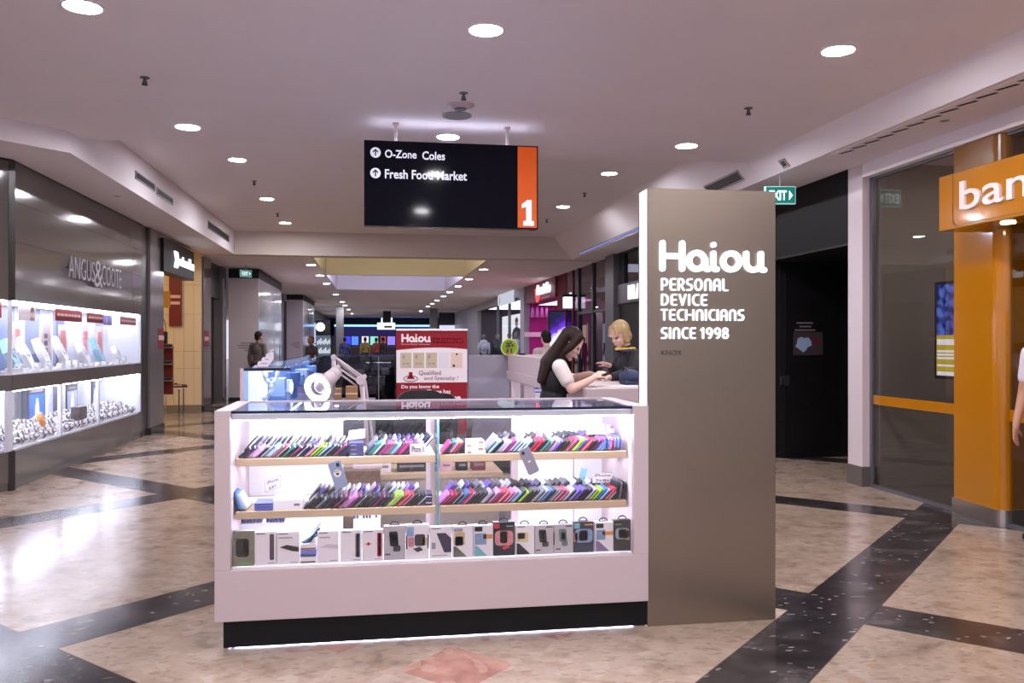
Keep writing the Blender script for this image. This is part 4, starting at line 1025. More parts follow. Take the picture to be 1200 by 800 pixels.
for q in range(4): mb.box(4.785, 4.8, ya-1.1-q*.3, ya-.95-q*.3, 2.70, 2.73)
make('small_print', mb, PALE, t)
a, b = onY(644, 365, 21.6), onY(670, 408, 21.6)
t = thing('display_screen', 'large purple and white lit screen in front of the plum shop', 'screen', ((a.x+b.x)/2, 21.6, 0))
mb = MB(); mb.box(a.x-.03, b.x+.03, 21.6, 21.7, b.z-.3, a.z+.03); make('bezel', mb, BLACKM, t)
def screen_ramp(name, stops, axis, s, z0, z1, wob=.25):
    m = bpy.data.materials.new(name); m.use_nodes = True; nt = m.node_tree; nt.nodes.clear(); N = nt.nodes.new; L = nt.links.new
    o = N('ShaderNodeOutputMaterial'); e = N('ShaderNodeEmission'); tc = N('ShaderNodeTexCoord'); sp = N('ShaderNodeSeparateXYZ'); n = N('ShaderNodeTexNoise'); n.inputs['Scale'].default_value = 6
    L(tc.outputs['Generated'], sp.inputs[0]); L(tc.outputs['Object'], n.inputs['Vector'])
    a1 = N('ShaderNodeMath'); a1.operation = 'MULTIPLY_ADD'; L(sp.outputs[0], a1.inputs[0]); a1.inputs[1].default_value = -.35; L(sp.outputs[2], a1.inputs[2])
    a2 = N('ShaderNodeMath'); a2.operation = 'MULTIPLY_ADD'; L(n.outputs['Fac'], a2.inputs[0]); a2.inputs[1].default_value = wob; L(a1.outputs[0], a2.inputs[2])
    r = N('ShaderNodeValToRGB'); L(a2.outputs[0], r.inputs[0]); el = r.color_ramp.elements
    el[0].position, el[0].color = stops[0][0], lin(stops[0][1]); el[1].position, el[1].color = stops[-1][0], lin(stops[-1][1])
    for p_, c_ in stops[1:-1]:
        k_ = el.new(p_); k_.color = lin(c_)
    L(r.outputs[0], e.inputs[0]); e.inputs[1].default_value = s; L(e.outputs[0], o.inputs[0]); return m
mb = MB(); mb.box(a.x, b.x, 21.59, 21.6, b.z-.27, a.z); make('picture', mb, screen_ramp('purple_screen', [(.0, (250, 250, 255)), (.52, (245, 245, 255)), (.60, (130, 70, 245)), (.74, (70, 40, 140)), (.88, (44, 42, 78))], 2, 1.0, 0, 1), t)
mb = MB(); mb.box((a.x+b.x)/2-.06, (a.x+b.x)/2+.06, 21.62, 21.7, .05, b.z-.3); mb.box((a.x+b.x)/2-.3, (a.x+b.x)/2+.3, 21.5, 21.8, 0, .05); make('stand', mb, DARKG, t)
a, b = onY(660.5, 347.5, 20.6), onY(671, 361, 20.6)
t = thing('blade_sign', 'small white lit blade sign beside the dark red pillar', 'sign', (a.x, 20.6, b.z))
mb = MB(); mb.box(a.x, b.x, 20.6, 20.7, b.z, a.z, bev=.01); make('lit_face', mb, glow('blade_glow', (236, 232, 255), 1.6), t)
mb = MB(); mb.box(a.x-.02, b.x+.02, 20.62, 20.72, a.z-.01, a.z+.05); mb.box(b.x-.02, 4.88, 20.64, 20.68, a.z-.1, a.z-.04); make('bracket', mb, BLACKM, t)
p = onY(624, 391, 26.9)
mb = MB(); mb.box(p.x-.25, p.x+.35, 26.95, 26.995, 1.6, 1.75); one('wall_lettering', 'white lettering panel on the magenta shop wall', 'sign', mb, PRINTW, (p.x, 26.97, 1.2))
for i in range(4):
    p = onY(622+i*5.5, 366, 26.9); mb = MB(); mb.lathe([(.0, .3), (.03, .3), (.065, 0), (0, 0)], (p.x, 26.6, 2.22), 12); mb.cone((p.x, 26.6, 2.5), (p.x, 26.6, 2.64), .008); one('pendant_lamp', 'dusky purple pendant shade in the plum shop, %s from the left' % nth(i+1), 'lamp', mb, mat('mauve_shade', (190, 120, 190), .5), (p.x, 26.6, 2.2), 'pendant shades in the plum shop')
# menswear shop
mb = MB(); mb.box(4.74, 5.1, 27.2, 27.9, 0, SOF); struct('column_right', mb, mat('pale_column', (160, 160, 172), .4))
mb = MB(); mb.box(4.8, 5.0, 27.9, 40.5, 2.9, SOF); mb.box(4.8, 5.0, 40.5, 66, 0, SOF); struct('wall_right_fascia', mb, mat('fascia_pale', (170, 166, 176), .4))
mb = MB(); mb.box(4.86, 4.88, 27.9, 34, .1, 2.9); w = struct('window_9', mb, glass('shop_glass', (250, 250, 252), 0.0, .15))
mb = MB()
for y in (27.95, 31, 34): mb.box(4.82, 4.92, y-.04, y+.04, 0, 2.9)
mb.box(4.82, 4.92, 27.9, 34, 0, .1); struct('window_frame', mb, MIDG, w)
panel_light('ceiling_light', 'bright ceiling light inside the menswear shop', 5.2, 6.8, 28.5, 39.5, 2.95, (240, 242, 255), 2.2)
t = thing('shop_sign', 'pale block letters of the menswear shop on the far right', 'sign', (4.7, 31, 2.6))
ya = onX(585, 355, 4.7).y; yb = onX(603, 350, 4.7).y
mb = MB(); text(mb, 'CONNOR', (4.7, ya, onX(590, 358, 4.7).z), -EY, EZ, h=.48, w=ya-yb, depth=.06, spacing=1.15); make('lettering', mb, glow('connor_glow', (220, 226, 240), .8), t)
mb = MB(); mb.box(4.74, 4.80, yb, ya, 2.9, 2.95); make('fixing_rail', mb, DARKG, t)
# poster of a man in a navy suit
ya, yb = onX(588.5, 380, 4.95).y, onX(612.5, 380, 4.95).y; zt, zb = 2.42, 1.0
t = thing('window_poster', 'bright window poster of a man in a navy suit', 'poster', (4.96, (ya+yb)/2, zb))
mb = MB(); mb.box(4.95, 4.97, yb, ya, zb, zt); make('backing', mb, glow('poster_white', (250, 250, 255), 1.0), t)
def man(yc, w, z0, h):
    return [(yc-w*.5, z0), (yc-w*.52, z0+h*.62), (yc-w*.38, z0+h*.74), (yc-w*.12, z0+h*.8), (yc+w*.12, z0+h*.8), (yc+w*.38, z0+h*.74), (yc+w*.52, z0+h*.62), (yc+w*.5, z0)]
ym = yb+1.25
mb = MB(); mb.prism(man(ym, 1.9, zb, 1.2), 'x', 4.945, 4.95); make('suit_print', mb, mat('navy_print', (38, 42, 66), .6), t)
mb = MB(); mb.prism([(ym+.5*math.cos(q)*.62, 2.10+.16*math.sin(q)) for q in [i*math.pi/8 for i in range(16)]], 'x', 4.944, 4.95); make('face_print', mb, SKIN, t)
mb = MB(); mb.prism([(ym+.55*math.cos(q)*.62, 2.15+.16*math.sin(q)) for q in [i*math.pi/8 for i in range(9)]], 'x', 4.943, 4.95); make('hair_print', mb, mat('brown_print'), t)
# mannequin shapes further on
for i, (px, mm, lab) in enumerate(((597, 'dark', 'dark suited mannequin by the menswear window'), (605, 'pale', 'pale shirted mannequin beside the suit poster'), (583, 'dark', 'dark clothed mannequin at the shop entrance'), (567, 'pale', 'pale shirted mannequin in the far window'))):
    q = onX(px, 400, 4.65 if i < 3 else 4.7); y = q.y
    t = thing('mannequin', lab, 'mannequin', (q.x, y, 0))
    mb = MB(); mb.cap((q.x, y, 1.0), (q.x, y, 1.35), .16, .19); mb.cap((q.x-.2, y, 1.35), (q.x-.24, y, .95), .06, .05); mb.cap((q.x+.2, y, 1.35), (q.x+.24, y, .95), .06, .05)
    make('jacket', mb, mat('mann_'+mm, {'dark': (40, 42, 58), 'pale': (180, 186, 206)}[mm], .6), t)
    mb = MB(); mb.cap((q.x-.09, y, .95), (q.x-.09, y, .12), .09, .06); mb.cap((q.x+.09, y, .95), (q.x+.09, y, .12), .09, .06); mb.disc((q.x, y, 0), .25, .02); make('trousers', mb, DARKG, t)
    mb = MB(); mb.cap((q.x, y, 1.5), (q.x, y, 1.58), .05, .05); mb.ball((q.x, y, 1.66), (.08, .09, .11)); make('head_form', mb, mat('mann_head', (120, 110, 110), .5), t)
mb = MB(); mb.box(5.0, 6.9, 40.3, 40.5, 0, SOF); struct('wall_shops_back', mb, mat('shop_back'))
for i, (px0, px1, y0, y1, c) in enumerate(((549, 556, 367, 380, (120, 140, 220)), (515, 533, 381, 386, (220, 226, 255)))):
    Y = 46-4*i if i == 0 else 52
    a, b = onY(px0, y1, Y), onY(px1, y0, Y)
    mb = MB(); mb.box(a.x, b.x, Y, Y+.1, a.z, b.z); t = make('lit_sign', mb, glow('far_sign_%d' % i, c, 1.0), None, (a.x, Y, a.z)); tag(t, ['small blue lit sign at the far right shops', 'long white lit sign behind the red banner stand'][i], 'sign')
    mb = MB(); mb.box(a.x, b.x, Y+.1, Y+.15, b.z, SOF); make('hanger_board', mb, DARKG, t)
a, b = onY(512, 392, 53), onY(548, 376, 53)
mb = MB(); mb.box(a.x, 4.7, 53, 53.2, 0, b.z); one('dark_shop_unit', 'dark shop unit under the long white lit sign', 'shop unit', mb, BLACKM, ((a.x+b.x)/2, 53, 0))

# ================================================================== the kiosk
FY = 4.19; BY = 4.83; KX0, KX1 = -0.744, 1.366; IX0, IX1 = -0.674, 1.290; MIDX = .307
CZ = 1.112
t = thing('display_counter', 'white kiosk display counter with glass front and black kick base', 'counter', (MIDX, 4.5, 0))
counter = t
mb = MB(); mb.box(-.708, 1.3675, FY-.004, BY-.03, .006, .133); make('kick_base', mb, BLACK, t)
mb = MB(); mb.box(KX0, KX1, FY-.03, BY, .135, .375, bev=.003); make('body_panel', mb, WHITE, t)
mb = MB(); mb.box(KX0, IX0, FY-.03, BY, .375, 1.125, bev=.002); make('end_panel', mb, WHITE, t)
mb = MB(); mb.box(IX1, KX1, FY-.03, BY, .375, 1.125, bev=.002); make('end_panel', mb, WHITE, t)
mb = MB(); mb.box(IX0, IX1, FY+.012, BY-.02, .375, .380); make('deck', mb, CASEWHITE, t)
mb = MB(); mb.box(IX0, IX1, FY+.001, FY+.007, .377, 1.108); make('front_glass', mb, GLASS, t)
mb = MB(); mb.box(IX0, IX1, FY+.004, BY-.01, 1.110, 1.120); tg = make('top_glass', mb, GLASSB, t)
mb = MB(); mb.box(IX0, IX1, FY-.001, FY+.004, 1.108, 1.121); make('dark_edge', mb, mat('edge_navy', (16, 18, 34), .2), tg)
mb = MB(); mb.box(IX0, IX1, BY-.03, BY, 1.09, 1.125); make('rear_rail', mb, WHITE, t)
mb = MB(); mb.box(IX0, IX1, FY+.02, FY+.055, 1.076, 1.104); make('light_housing', mb, CASEWHITE, t)
mb = MB(); mb.box(IX0+.01, IX1-.01, FY+.022, FY+.053, 1.072, 1.0765); mb.box(IX0+.01, IX1-.01, FY+.055, FY+.0575, 1.08, 1.10); make('led_strip', mb, glow('case_led', (232, 234, 255), 92), t)
SHF = FY+.06
for zt, dp, nm in ((.886, .40, 'upper'), (.632, .44, 'lower')):
    for x0, x1 in ((IX0+.012, MIDX-.012), (MIDX+.012, IX1-.012)):
        mb = MB(); mb.box(x0, x1, SHF, SHF+dp, zt-.036, zt, bev=.001); sh = make('shelf', mb, WOOD, t)
        mb = MB(); mb.box(x0+.02, x1-.02, SHF+.28, SHF+.31, zt-.041, zt-.036); mb.box(x0+.02, x1-.02, SHF+.05, SHF+.08, zt-.0366, zt-.036); make('led_strip', mb, glow('shelf_led', (232, 234, 255), 30), sh)  # hidden glowing strips added under the shelves to brighten the tiers below
mb = MB(); mb.box(MIDX-.004, MIDX+.004, FY+.06, BY-.05, .38, 1.09); dv = make('divider_glass', mb, GLASS, t)
mb = MB(); mb.box(MIDX-.004, MIDX+.004, FY+.056, FY+.06, .38, 1.09); make('teal_edge', mb, mat('teal_edge', (60, 150, 165), .2), dv)
for x0, x1 in ((IX0, -.176), (.80, IX1)):
    mb = MB(); mb.box(x0, x1, BY-.05, BY-.03, .38, 1.09); make('back_panel', mb, CASEWHITE, t)
for x0, x1 in ((.28, .352), (.762, .80)):
    mb = MB(); mb.box(x0, x1, BY-.05, BY-.02, .38, 1.09); make('back_post', mb, WHITE, t)
mb = MB(); mb.box(-.176, .762, BY-.028, BY-.022, .38, 1.09); make('back_glass', mb, GLASS, t)
mb = MB(); mb.box(1.12, 1.124, BY-.052, BY-.05, .38, 1.07); make('joint_line', mb, GREYT, t)
mb = MB(); mb.box(-.66, 1.30, FY+.02, FY+.03, .001, .0058); mb.box(-.69, -.68, FY+.03, BY-.08, .001, .0058); make('glow_strip', mb, glow('plinth_led', (216, 218, 255), 60), t)

# illuminated metal pylon
t = thing('sign_pylon', 'tall brushed metal pylon with glowing white lettering and lit edges', 'sign pylon', (1.715, FY+.06, 0))
PX0, PX1, PT, PYB = 1.368, 2.062, 2.232, FY+.13
mb = MB(); mb.box(PX0, PX1, FY-.01, FY+.006, 0.0, PT, bev=.002); fp = make('metal_front', mb, BRUSH, t)
mb = MB(); mb.box(PX0+.004, PX1-.004, FY+.006, PYB, .01, PT-.004); make('lit_core', mb, EDGE, t)
mb = MB(); mb.box(PX0, PX1, PYB, PYB+.016, 0, PT, bev=.002); make('metal_back', mb, BRUSH, t)
mb = MB(); mb.box(PX0, PX1, FY+.006, PYB, PT-.004, PT); make('top_cap', mb, BRUSH, t)
PF = FY-.012
def PXY(px, py): return onY(px, py, PF)
a = PXY(771.5, 319); b = PXY(897, 281)
mb = MB(); strokes(mb, 'Haiou', (a.x, PF, a.z), EX, EZ, .168, .0295, .016, width=b.x-a.x); make('lettering', mb, LETTER, fp)
for s, x0, x1, yb, yt in (('PERSONAL', 774, 853.5, 341, 326), ('DEVICE', 774, 829, 358.5, 344), ('TECHNICIANS', 774, 872, 376, 362), ('SINCE', 774, 815.5, 397.5, 383), ('1998', 820.5, 854, 397.5, 383)):
    a, b = PXY(x0, yb), PXY(x1, yt)
    mb = MB(); strokes(mb, s, (a.x, PF, a.z), EX, EZ, b.z-a.z, .0088, .009, width=b.x-a.x, track=.07); make('lettering', mb, LETTER, fp)
a, b = PXY(775, 416), PXY(799, 410)
mb = MB(); text(mb, 'KNOX', a, EX, EZ, h=b.z-a.z, w=b.x-a.x, depth=.002); make('dark_lettering', mb, mat('knox_text', (84, 70, 66), .5), fp)

# ------------------------------------------------------------------ phone cases leaning in rows on the shelves
CC = {'black': (22, 22, 26), 'navy': (34, 38, 72), 'plum': (120, 44, 96), 'lilac': (176, 150, 200), 'pink': (214, 110, 160), 'magenta': (176, 40, 110), 'lime': (150, 196, 40), 'crimson': (168, 24, 50),
      'blue': (60, 120, 196), 'teal': (40, 110, 104), 'silver': (176, 180, 192), 'clear': (206, 212, 226), 'grey': (104, 104, 116), 'sky': (130, 180, 220), 'orchid': (196, 120, 196), 'violet': (96, 70, 170)}
CM = {k: mat('phone_case_'+k, v, .3, spec=.5) for k, v in CC.items()}
def case_mesh(w, L_, th, mm, tilt):
    """slab standing on its long edge, leaning to the right; runs back along Y"""
    b = bmesh.new(); bmesh.ops.create_cube(b, size=1)
    for v in b.verts: v.co = V3((v.co.x*th, (v.co.y+.5)*L_, (v.co.z+.5)*w))
    ed = [e for e in b.edges if abs((e.verts[0].co-e.verts[1].co).normalized().x) > .9]
    bmesh.ops.bevel(b, geom=ed, offset=.014, segments=3, affect='EDGES', profile=.5)
    X = Matrix.Rotation(R(tilt), 4, 'Y')
    m_ = MB(); m_.bm(b, 0, False, X); return m_
_case_cache = {}
def phone_case(x, y, z, col, inner, tilt, w, label, group):
    key = (col, inner, tilt, round(w, 3))
    if key not in _case_cache:
        r = one('phone_case', label, 'phone case', case_mesh(w, .135, .0075, None, tilt), CM[col], (0, 0, 0), group, local=True)
        m_ = case_mesh(w-.008, .129, .006, None, tilt); off = Matrix.Rotation(R(tilt), 4, 'Y') @ V3((.0066, .003, .004))
        m_.V = [v+off for v in m_.V]
        make('lining', m_, CM[inner], r, local=True)
        _case_cache[key] = r; r.location = (x, y, z); ORG[r.name] = V3((x, y, z)); return r
    return dup(_case_cache[key], (x, y, z), None, label, group)
rc = random.Random(21)
U_L = 'black navy plum lilac orchid black teal silver grey crimson black teal black plum black navy black pink lime lime sky navy black black plum black navy'.split()
U_M = 'navy teal teal silver black plum plum magenta grey teal sky black plum magenta plum navy plum grey silver grey'.split()
U_R1 = 'magenta black teal grey pink lime crimson navy black'.split()
U_R2 = 'grey sky black silver lilac plum lilac sky silver sky navy crimson crimson black teal grey lilac violet black black crimson plum lime blue crimson crimson black plum violet blue blue'.split()
L_L = 'black black navy black navy black plum plum orchid plum navy black black navy plum navy black lime lime crimson crimson black black navy'.split()
L_R = 'orchid magenta crimson black black blue crimson plum black black navy silver plum lilac magenta crimson crimson pink lilac sky black lime black black navy grey silver blue black grey plum crimson pink silver navy violet violet black black lilac lime lime blue sky crimson crimson black black'.split()
def case_row(cols, x0, x1, zt, y, tilt, where, grp, wj=.085):
    n = len(cols); cnt = 0
    for i, c in enumerate(cols):
        x = x0+(x1-x0)*i/max(1, n-1)
        w = wj+rc.choice((-.006, 0, .004))
        inner = 'black' if rc.random() < .70 else rc.choice(('clear', 'silver', c, 'lilac'))
        if tilt < 30: inner = 'clear'
        tl = tilt
        phone_case(x, y+rc.uniform(-.004, .004), zt+.004, c, inner, tl, round(w, 3), '%s phone case, %s from left in %s' % (c, nth(i+1), where), grp)
def XS(px, y, z): return onY(px, 530, y).x
F = SHF+.012
case_row(U_L, XS(279, F, .9), XS(400, F, .9), .886, F, 48, 'first front run, upper shelf left half', 'phone cases on the upper shelf')
case_row(U_M, XS(428, F, .9), XS(484, F, .9), .886, F, 42, 'second front run, upper shelf left half', 'phone cases on the upper shelf')
case_row(U_R1, XS(518, F, .9), XS(537, F, .9), .886, F, 38, 'short front run by the divider, upper shelf', 'phone cases on the upper shelf', .08)
case_row(U_R2, XS(568, F, .9), XS(707, F, .9), .886, F, 44, 'long front run, upper shelf right half', 'phone cases on the upper shelf')
case_row(L_L, XS(356, F, .6), XS(487, F, .6), .632, F, 47, 'front run, lower shelf left half', 'phone cases on the lower shelf')
case_row(L_R, XS(514, F, .6), XS(720, F, .6), .632, F, 45, 'front run, lower shelf right half', 'phone cases on the lower shelf', .082)
# rear rows in pale wrappers
B = F+.155
pal = ['clear', 'silver', 'lilac', 'black', 'clear', 'violet', 'navy', 'navy', 'grey', 'clear', 'black']
for (p0, p1, n, z, where, g) in ((286, 398, 20, .886, 'rear run, upper shelf left half', 'phone cases on the upper shelf'), (430, 496, 13, .886, 'second rear run, upper shelf left half', 'phone cases on the upper shelf'),
                                 (572, 706, 22, .886, 'rear run, upper shelf right half', 'phone cases on the upper shelf'), (362, 480, 21, .632, 'rear run, lower shelf left half', 'phone cases on the lower shelf'),
                                 (520, 716, 34, .632, 'rear run, lower shelf right half', 'phone cases on the lower shelf')):
    case_row([rc.choice(pal) for _ in range(n)], XS(p0, B, .9), XS(p1, B, .9), z+.0125, B, 40, where, g, .080)
# narrow risers that lift the rear rows
for x0, x1 in ((IX0+.02, MIDX-.02), (MIDX+.02, IX1-.02)):
    for z, nm in ((.886, 'upper'), (.632, 'lower')):
        mb = MB(); mb.box(x0, x1, B-.004, B+.14, z, z+.0145); one('display_riser', 'low white riser under the rear phone cases, %s shelf %s half' % (nm, 'left' if x0 < 0 else 'right'), 'display stand', mb, CASEWHITE, ((x0+x1)/2, B, z))
# upright cases packed at the right ends
for i, (px, c) in enumerate(((711, 'navy'), (715, 'orchid'), (719, 'magenta'), (723, 'blue'), (727, 'violet'))):
    phone_case(XS(px, F, .9), F, .890, c, 'silver', 4, .07, 'upright %s phone case at the right end of the upper shelf' % c, 'upright phone cases on the upper shelf')
for i, (px, c) in enumerate(((722, 'black'), (726, 'grey'), (730, 'black'))):
    phone_case(XS(px, F, .6), F, .636, c, 'black', 8, .088, '%s phone case standing upright at the right end of the lower shelf, %s' % (c, ['first', 'second', 'third'][i]), 'upright phone cases on the lower shelf')
for i, (px, c) in enumerate(((277, 'black'), (281, 'blue'), (284.5, 'sky'), (288, 'clear'))):
    phone_case(XS(px, F, .6), F, .636, c, c, -8-6*i, .09, '%s phone case leaning left at the left end of the lower shelf' % c, 'phone cases at the left end of the lower shelf')

# small cartons on the shelves
def carton(px0, px1, z0, h, y, d, mm, label, group=None, bands=None, face=None, tilt=0):
    x0, x1 = onY(px0, 560, y).x, onY(px1, 560, y).x
    mb = MB(); mb.box(x0, x1, y, y+d, z0, z0+h, bev=.0015); t = make('carton', mb, mm, None, ((x0+x1)/2, y+d/2, z0)); tag(t, label, 'box', group)
    if bands:
        mb = MB(); w = x1-x0
        for (a, b, c, e) in bands: mb.box(x0+a*w, x0+b*w, y-.0012, y, z0+c*h, z0+e*h)
        make('printing', mb, face, t)
    return t
PAPER = mat('pale_carton', (232, 228, 236), .5)
DENIM = mat('blue_carton', (108, 116, 196), .5)
ORP = mat('orange_print', (206, 92, 50), .5)
for i in range(4):
    carton(545, 569-(i % 2)*1.5, .886+i*.0165, .016, F, .12, PAPER, 'thin white carton with orange print, %s from the bottom of its stack' % nth(i+1), 'white cartons stacked on the upper shelf', [((.7 if i % 2 else .1), (.95 if i % 2 else .3), .2, .8)], ORP)
for i in range(3):
    carton(409, 426, .886+i*.022, .021, F, .12, mat('navy_carton', (44, 44, 84), .5), 'flat navy blue carton, %s from the bottom of its stack' % nth(i+1), 'navy cartons stacked on the upper shelf', [(.1, .5, .4, .6)], GREYT)
for i in range(3):
    carton(298, 319.5, .632+i*.013, .012, F, .13, DENIM, 'flat violet blue carton, %s from the bottom of its stack' % nth(i+1), 'violet cartons stacked on the lower shelf', [(.05, .95, .3, .6)], mat('violet_print', (60, 56, 130), .5))
carton(320, 354, .632, .05, F, .16, PAPER, 'wide flat white carton left of the lower shelf cases', None, [(.72, .92, .4, .62)], GREYT)
for i in range(2):
    carton(498, 506.5, .632+i*.03, .028, F+.01, .12, mat('navy_carton'), 'flat dark carton by the teal divider edge, %s one' % ['lower', 'upper'][i], 'dark cartons by the divider', [(.1, .9, .4, .55)], PRINTW)
# little price and model cards
FRAME = mat('card_frame', (110, 100, 130), .5)
def card(px0, px1, pyt, pyb, y, lines, label, skew=0.0, back=0.0):
    a, b = onY(px0, pyb, y), onY(px1, pyt, y)
    w, h = b.x-a.x, b.z-a.z
    sk = skew
    t = thing('price_card', label, 'card', (a.x+w/2, y, a.z), 0, 'model cards among the phone cases')
    X = Matrix(((1, 0, sk*0, a.x), (0, 1, 0, y), (skew, 0, 1, a.z), (0, 0, 0, 1)))
    mb = MB(); mb.box(0, w, 0, .0015, 0, h, X=X); make('card_sheet', mb, PRINTW, t)
    mb = MB()
    for q in ((0, w, 0, .0016), (0, w, h-.0016, h), (0, .0016, 0, h), (w-.0016, w, 0, h)): mb.box(q[0], q[1], -.0008, 0, q[2], q[3], X=X)
    make('border', mb, FRAME, t)
    mb = MB(); n = len(lines)
    for i, s in enumerate(lines):
        text(mb, s, X @ V3((w/2, -.0003, h*(1-(i+.5)/n))), V3((1, 0, skew)), EZ, h=h/n*.55, w=min(w*.8, w*.13*len(s)), depth=.0008, bold=.01, align='c', valign='c')
    make('lettering', mb, DARKT, t)
    mb = MB(); mb.box(w*.45, w*.55, .0015, .006, -.04, h*.4, X=X); make('support', mb, GLASS, t)
card(687, 709, 496.5, 509, F+.14, ['iPhone', '7/8'], 'white model card above the rear cases at the upper shelf right end')
card(694, 718, 553.5, 566, F+.14, ['iPhone', '7+/8+'], 'white model card over the lower shelf right end')
card(408.5, 428, 504, 515.5, F+.14, ['iPhone', '7/8'], 'tilted white model card behind the navy cartons', .12)
card(310.5, 328.5, 563, 577, F+.14, ['iPhone', '6/6+'], 'slanted white model card over the lower shelf left end', .38)
card(480, 499.5, 519, 533, F-.006, ['iPhone X'], 'grey model card in front of the upper shelf cases')
# two phone cases hung off the upper shelf edge
def hung(p0, p1, wpx, mm, label, logo):
    y = SHF-.012
    a, b = onY(*p0, y), onY(*p1, y); ax = (b-a); L_ = ax.length; u = ax.normalized(); n = V3((u.z, 0, -u.x)); n = -n if n.x < 0 else n
    w = wpx*.0042; t = thing('hanging_phone_case', label, 'phone case', (a+b)/2)
    X = Matrix(((n.x, u.x, 0, a.x), (0, 0, -1, y), (n.z, u.z, 0, a.z), (0, 0, 0, 1)))
    q = [(sx*w/2+sx*-.01+.01*math.cos(R(an)), (0 if sy < 0 else L_)+(-sy)*.01+.01*math.sin(R(an))) for sx, sy, r0 in ((1, -1, 270), (1, 1, 0), (-1, 1, 90), (-1, -1, 180)) for an in range(r0, r0+91, 30)]
    mb = MB(); mb.prism(q, 'z', -.004, .005, X=X); sh = make('shell', mb, mm, t)
    mb = MB()
    if logo:
        mb.cone((0, L_*.45, .005), (0, L_*.45, .0055), w*.30, w*.30, 24, 0, False, X); lg = make('round_print', mb, PRINTW, sh)
        mb = MB(); mb.ball((0, L_*.47, .006), (w*.12, w*.1, .001), seg=10, X=X); mb.box(-w*.2, w*.2, L_*.36, L_*.38, .0055, .006, X=X); make('dark_print', mb, DARKT, lg)
    else:
        mb.box(-.006, .006, L_*.5, L_*.56, .005, .0055, X=X); make('mark', mb, PRINTW, sh)
    mb = MB(); mb.box(-w*.34, -w*.08, .012, .03, .005, .007, X=X) if not logo else mb.box(w*.1, w*.34, .012, .03, .005, .007, X=X); make('camera_cutout', mb, BLACKM, sh)
hung((391, 540.5), (401, 571), 15, mat('hung_grey_blue', (138, 150, 176), .35), 'grey blue phone case with a round print hung from the upper shelf', True)
hung((613.5, 525), (626, 554), 14, mat('hung_grey', (136, 130, 146), .35), 'plain grey phone case hung from the upper shelf, right half', False)
for i, (px, c) in enumerate(((713, 'sky'), (717, 'violet'))):
    x = onY(px, 504, F+.14).x; mb = MB(); mb.box(x-.010, x+.012, F+.14, F+.15, .955, 1.005, bev=.003); t = make('small_phone_case', mb, CM[c], None, (x, F+.14, .93)); tag(t, 'small upright %s packet beside the upper model card' % c, 'packet')
    mb = MB(); mb.box(x-.006, x+.008, F+.1388, F+.14, .965, .985); make('print', mb, PRINTW, t)
    mb = MB(); mb.box(x-.002, x+.002, F+.141, F+.148, .905, .956); make('support', mb, GLASS, t)
x = onY(684, 563, F+.15).x; mb = MB(); mb.box(x-.018, x+.016, F+.15, F+.162, .72, .78, bev=.004, X=Matrix.Translation((x, 0, .75)) @ Matrix.Rotation(R(14), 4, 'Y') @ Matrix.Translation((-x, 0, -.75))); mb.box(x-.004, x+.004, F+.15, F+.156, .65, .73); one('standing_phone_case', 'pale blue phone case standing left of the lower model card', 'phone case', mb, CM['sky'], (x, F+.15, .65))

# ------------------------------------------------------------------ boxed cases along the bottom
BZ = .3805
def product_box(px0, px1, pyt, label, body, art, hang=False, depth=.035, dy=0.0):
    y = FY+.028+dy
    x0, x1 = onY(px0, 650, y).x+.0015, onY(px1, 650, y).x-.0015
    zt = onY((px0+px1)/2, pyt, y).z; h = zt-BZ; w = x1-x0
    t = thing('product_box', label, 'boxed phone case', ((x0+x1)/2, y, BZ), 0, 'boxed phone cases along the counter bottom')
    mb = MB(); mb.box(x0, x1, y, y+depth, BZ, zt, bev=.0012); make('carton_body', mb, body, t)
    if hang:
        mb = MB(); c = (x0+x1)/2; mb.tube([V3((c+.022*math.cos(R(q)), y+depth*.5, zt+.018*math.sin(R(q)))) for q in range(0, 181, 20)], .003, seg=6); mb.box(c-.024, c+.024, y+depth*.5-.002, y+depth*.5+.002, zt-.002, zt+.003); make('hang_loop', mb, BLACKM, t)
    for nm, poly, mm in art:
        mb = MB(); mb.prism([(x0+a*w, BZ+b*h) for a, b in poly], 'y', y-.0012, y-.0001); make(nm, mb, mm, t)
    return t
def rect(a, b, c, d): return [(a, c), (b, c), (b, d), (a, d)]
def rph(cx, cy, w, h, sh=0.0):
    r = .22; out = []
    for sx, sy, r0 in ((1, 1, 0), (-1, 1, 90), (-1, -1, 180), (1, -1, 270)):
        for an in range(r0, r0+91, 30):
            px = cx+sx*w*(.5-r)+r*w*math.cos(R(an)); py = cy+sy*(h*.5-r*w*.6)+r*w*.6*math.sin(R(an)); out.append((px+sh*(py-cy), py))
    return out
PB_W = mat('box_white', (222, 212, 218), .45); PB_G = mat('box_grey', (176, 168, 172), .45); PB_K = mat('box_black', (30, 28, 32), .4); PB_C = mat('box_camo', (116, 110, 96), .5, noise=.35, nscale=30); PB_N = mat('box_navy', (32, 36, 60), .4)
K_, D_, P_, RD_ = BLACKM, mat('print_dark', (60, 54, 60), .4), mat('print_purple', (66, 50, 70), .4), mat('print_red', (190, 40, 60), .4)
GRN = mat('print_green', (96, 120, 76), .5, noise=.4, nscale=40); TEAL = mat('print_teal', (110, 160, 170), .4); PH1 = mat('print_photo', (190, 160, 120), .5, noise=.45, nscale=35); PH2 = mat('print_photo_blue', (120, 140, 170), .5, noise=.45, nscale=35); PH3 = mat('print_photo_pink', (190, 120, 130), .5, noise=.45, nscale=35); LBL = mat('print_label', (150, 140, 150), .5); SKY = mat('print_skyblue', (130, 150, 186), .4)
def cap_lines(): return ('caption', rect(.08, .5, .93, .955), D_)
def foot(): return ('small_print', rect(.6, .92, .05, .075), LBL)
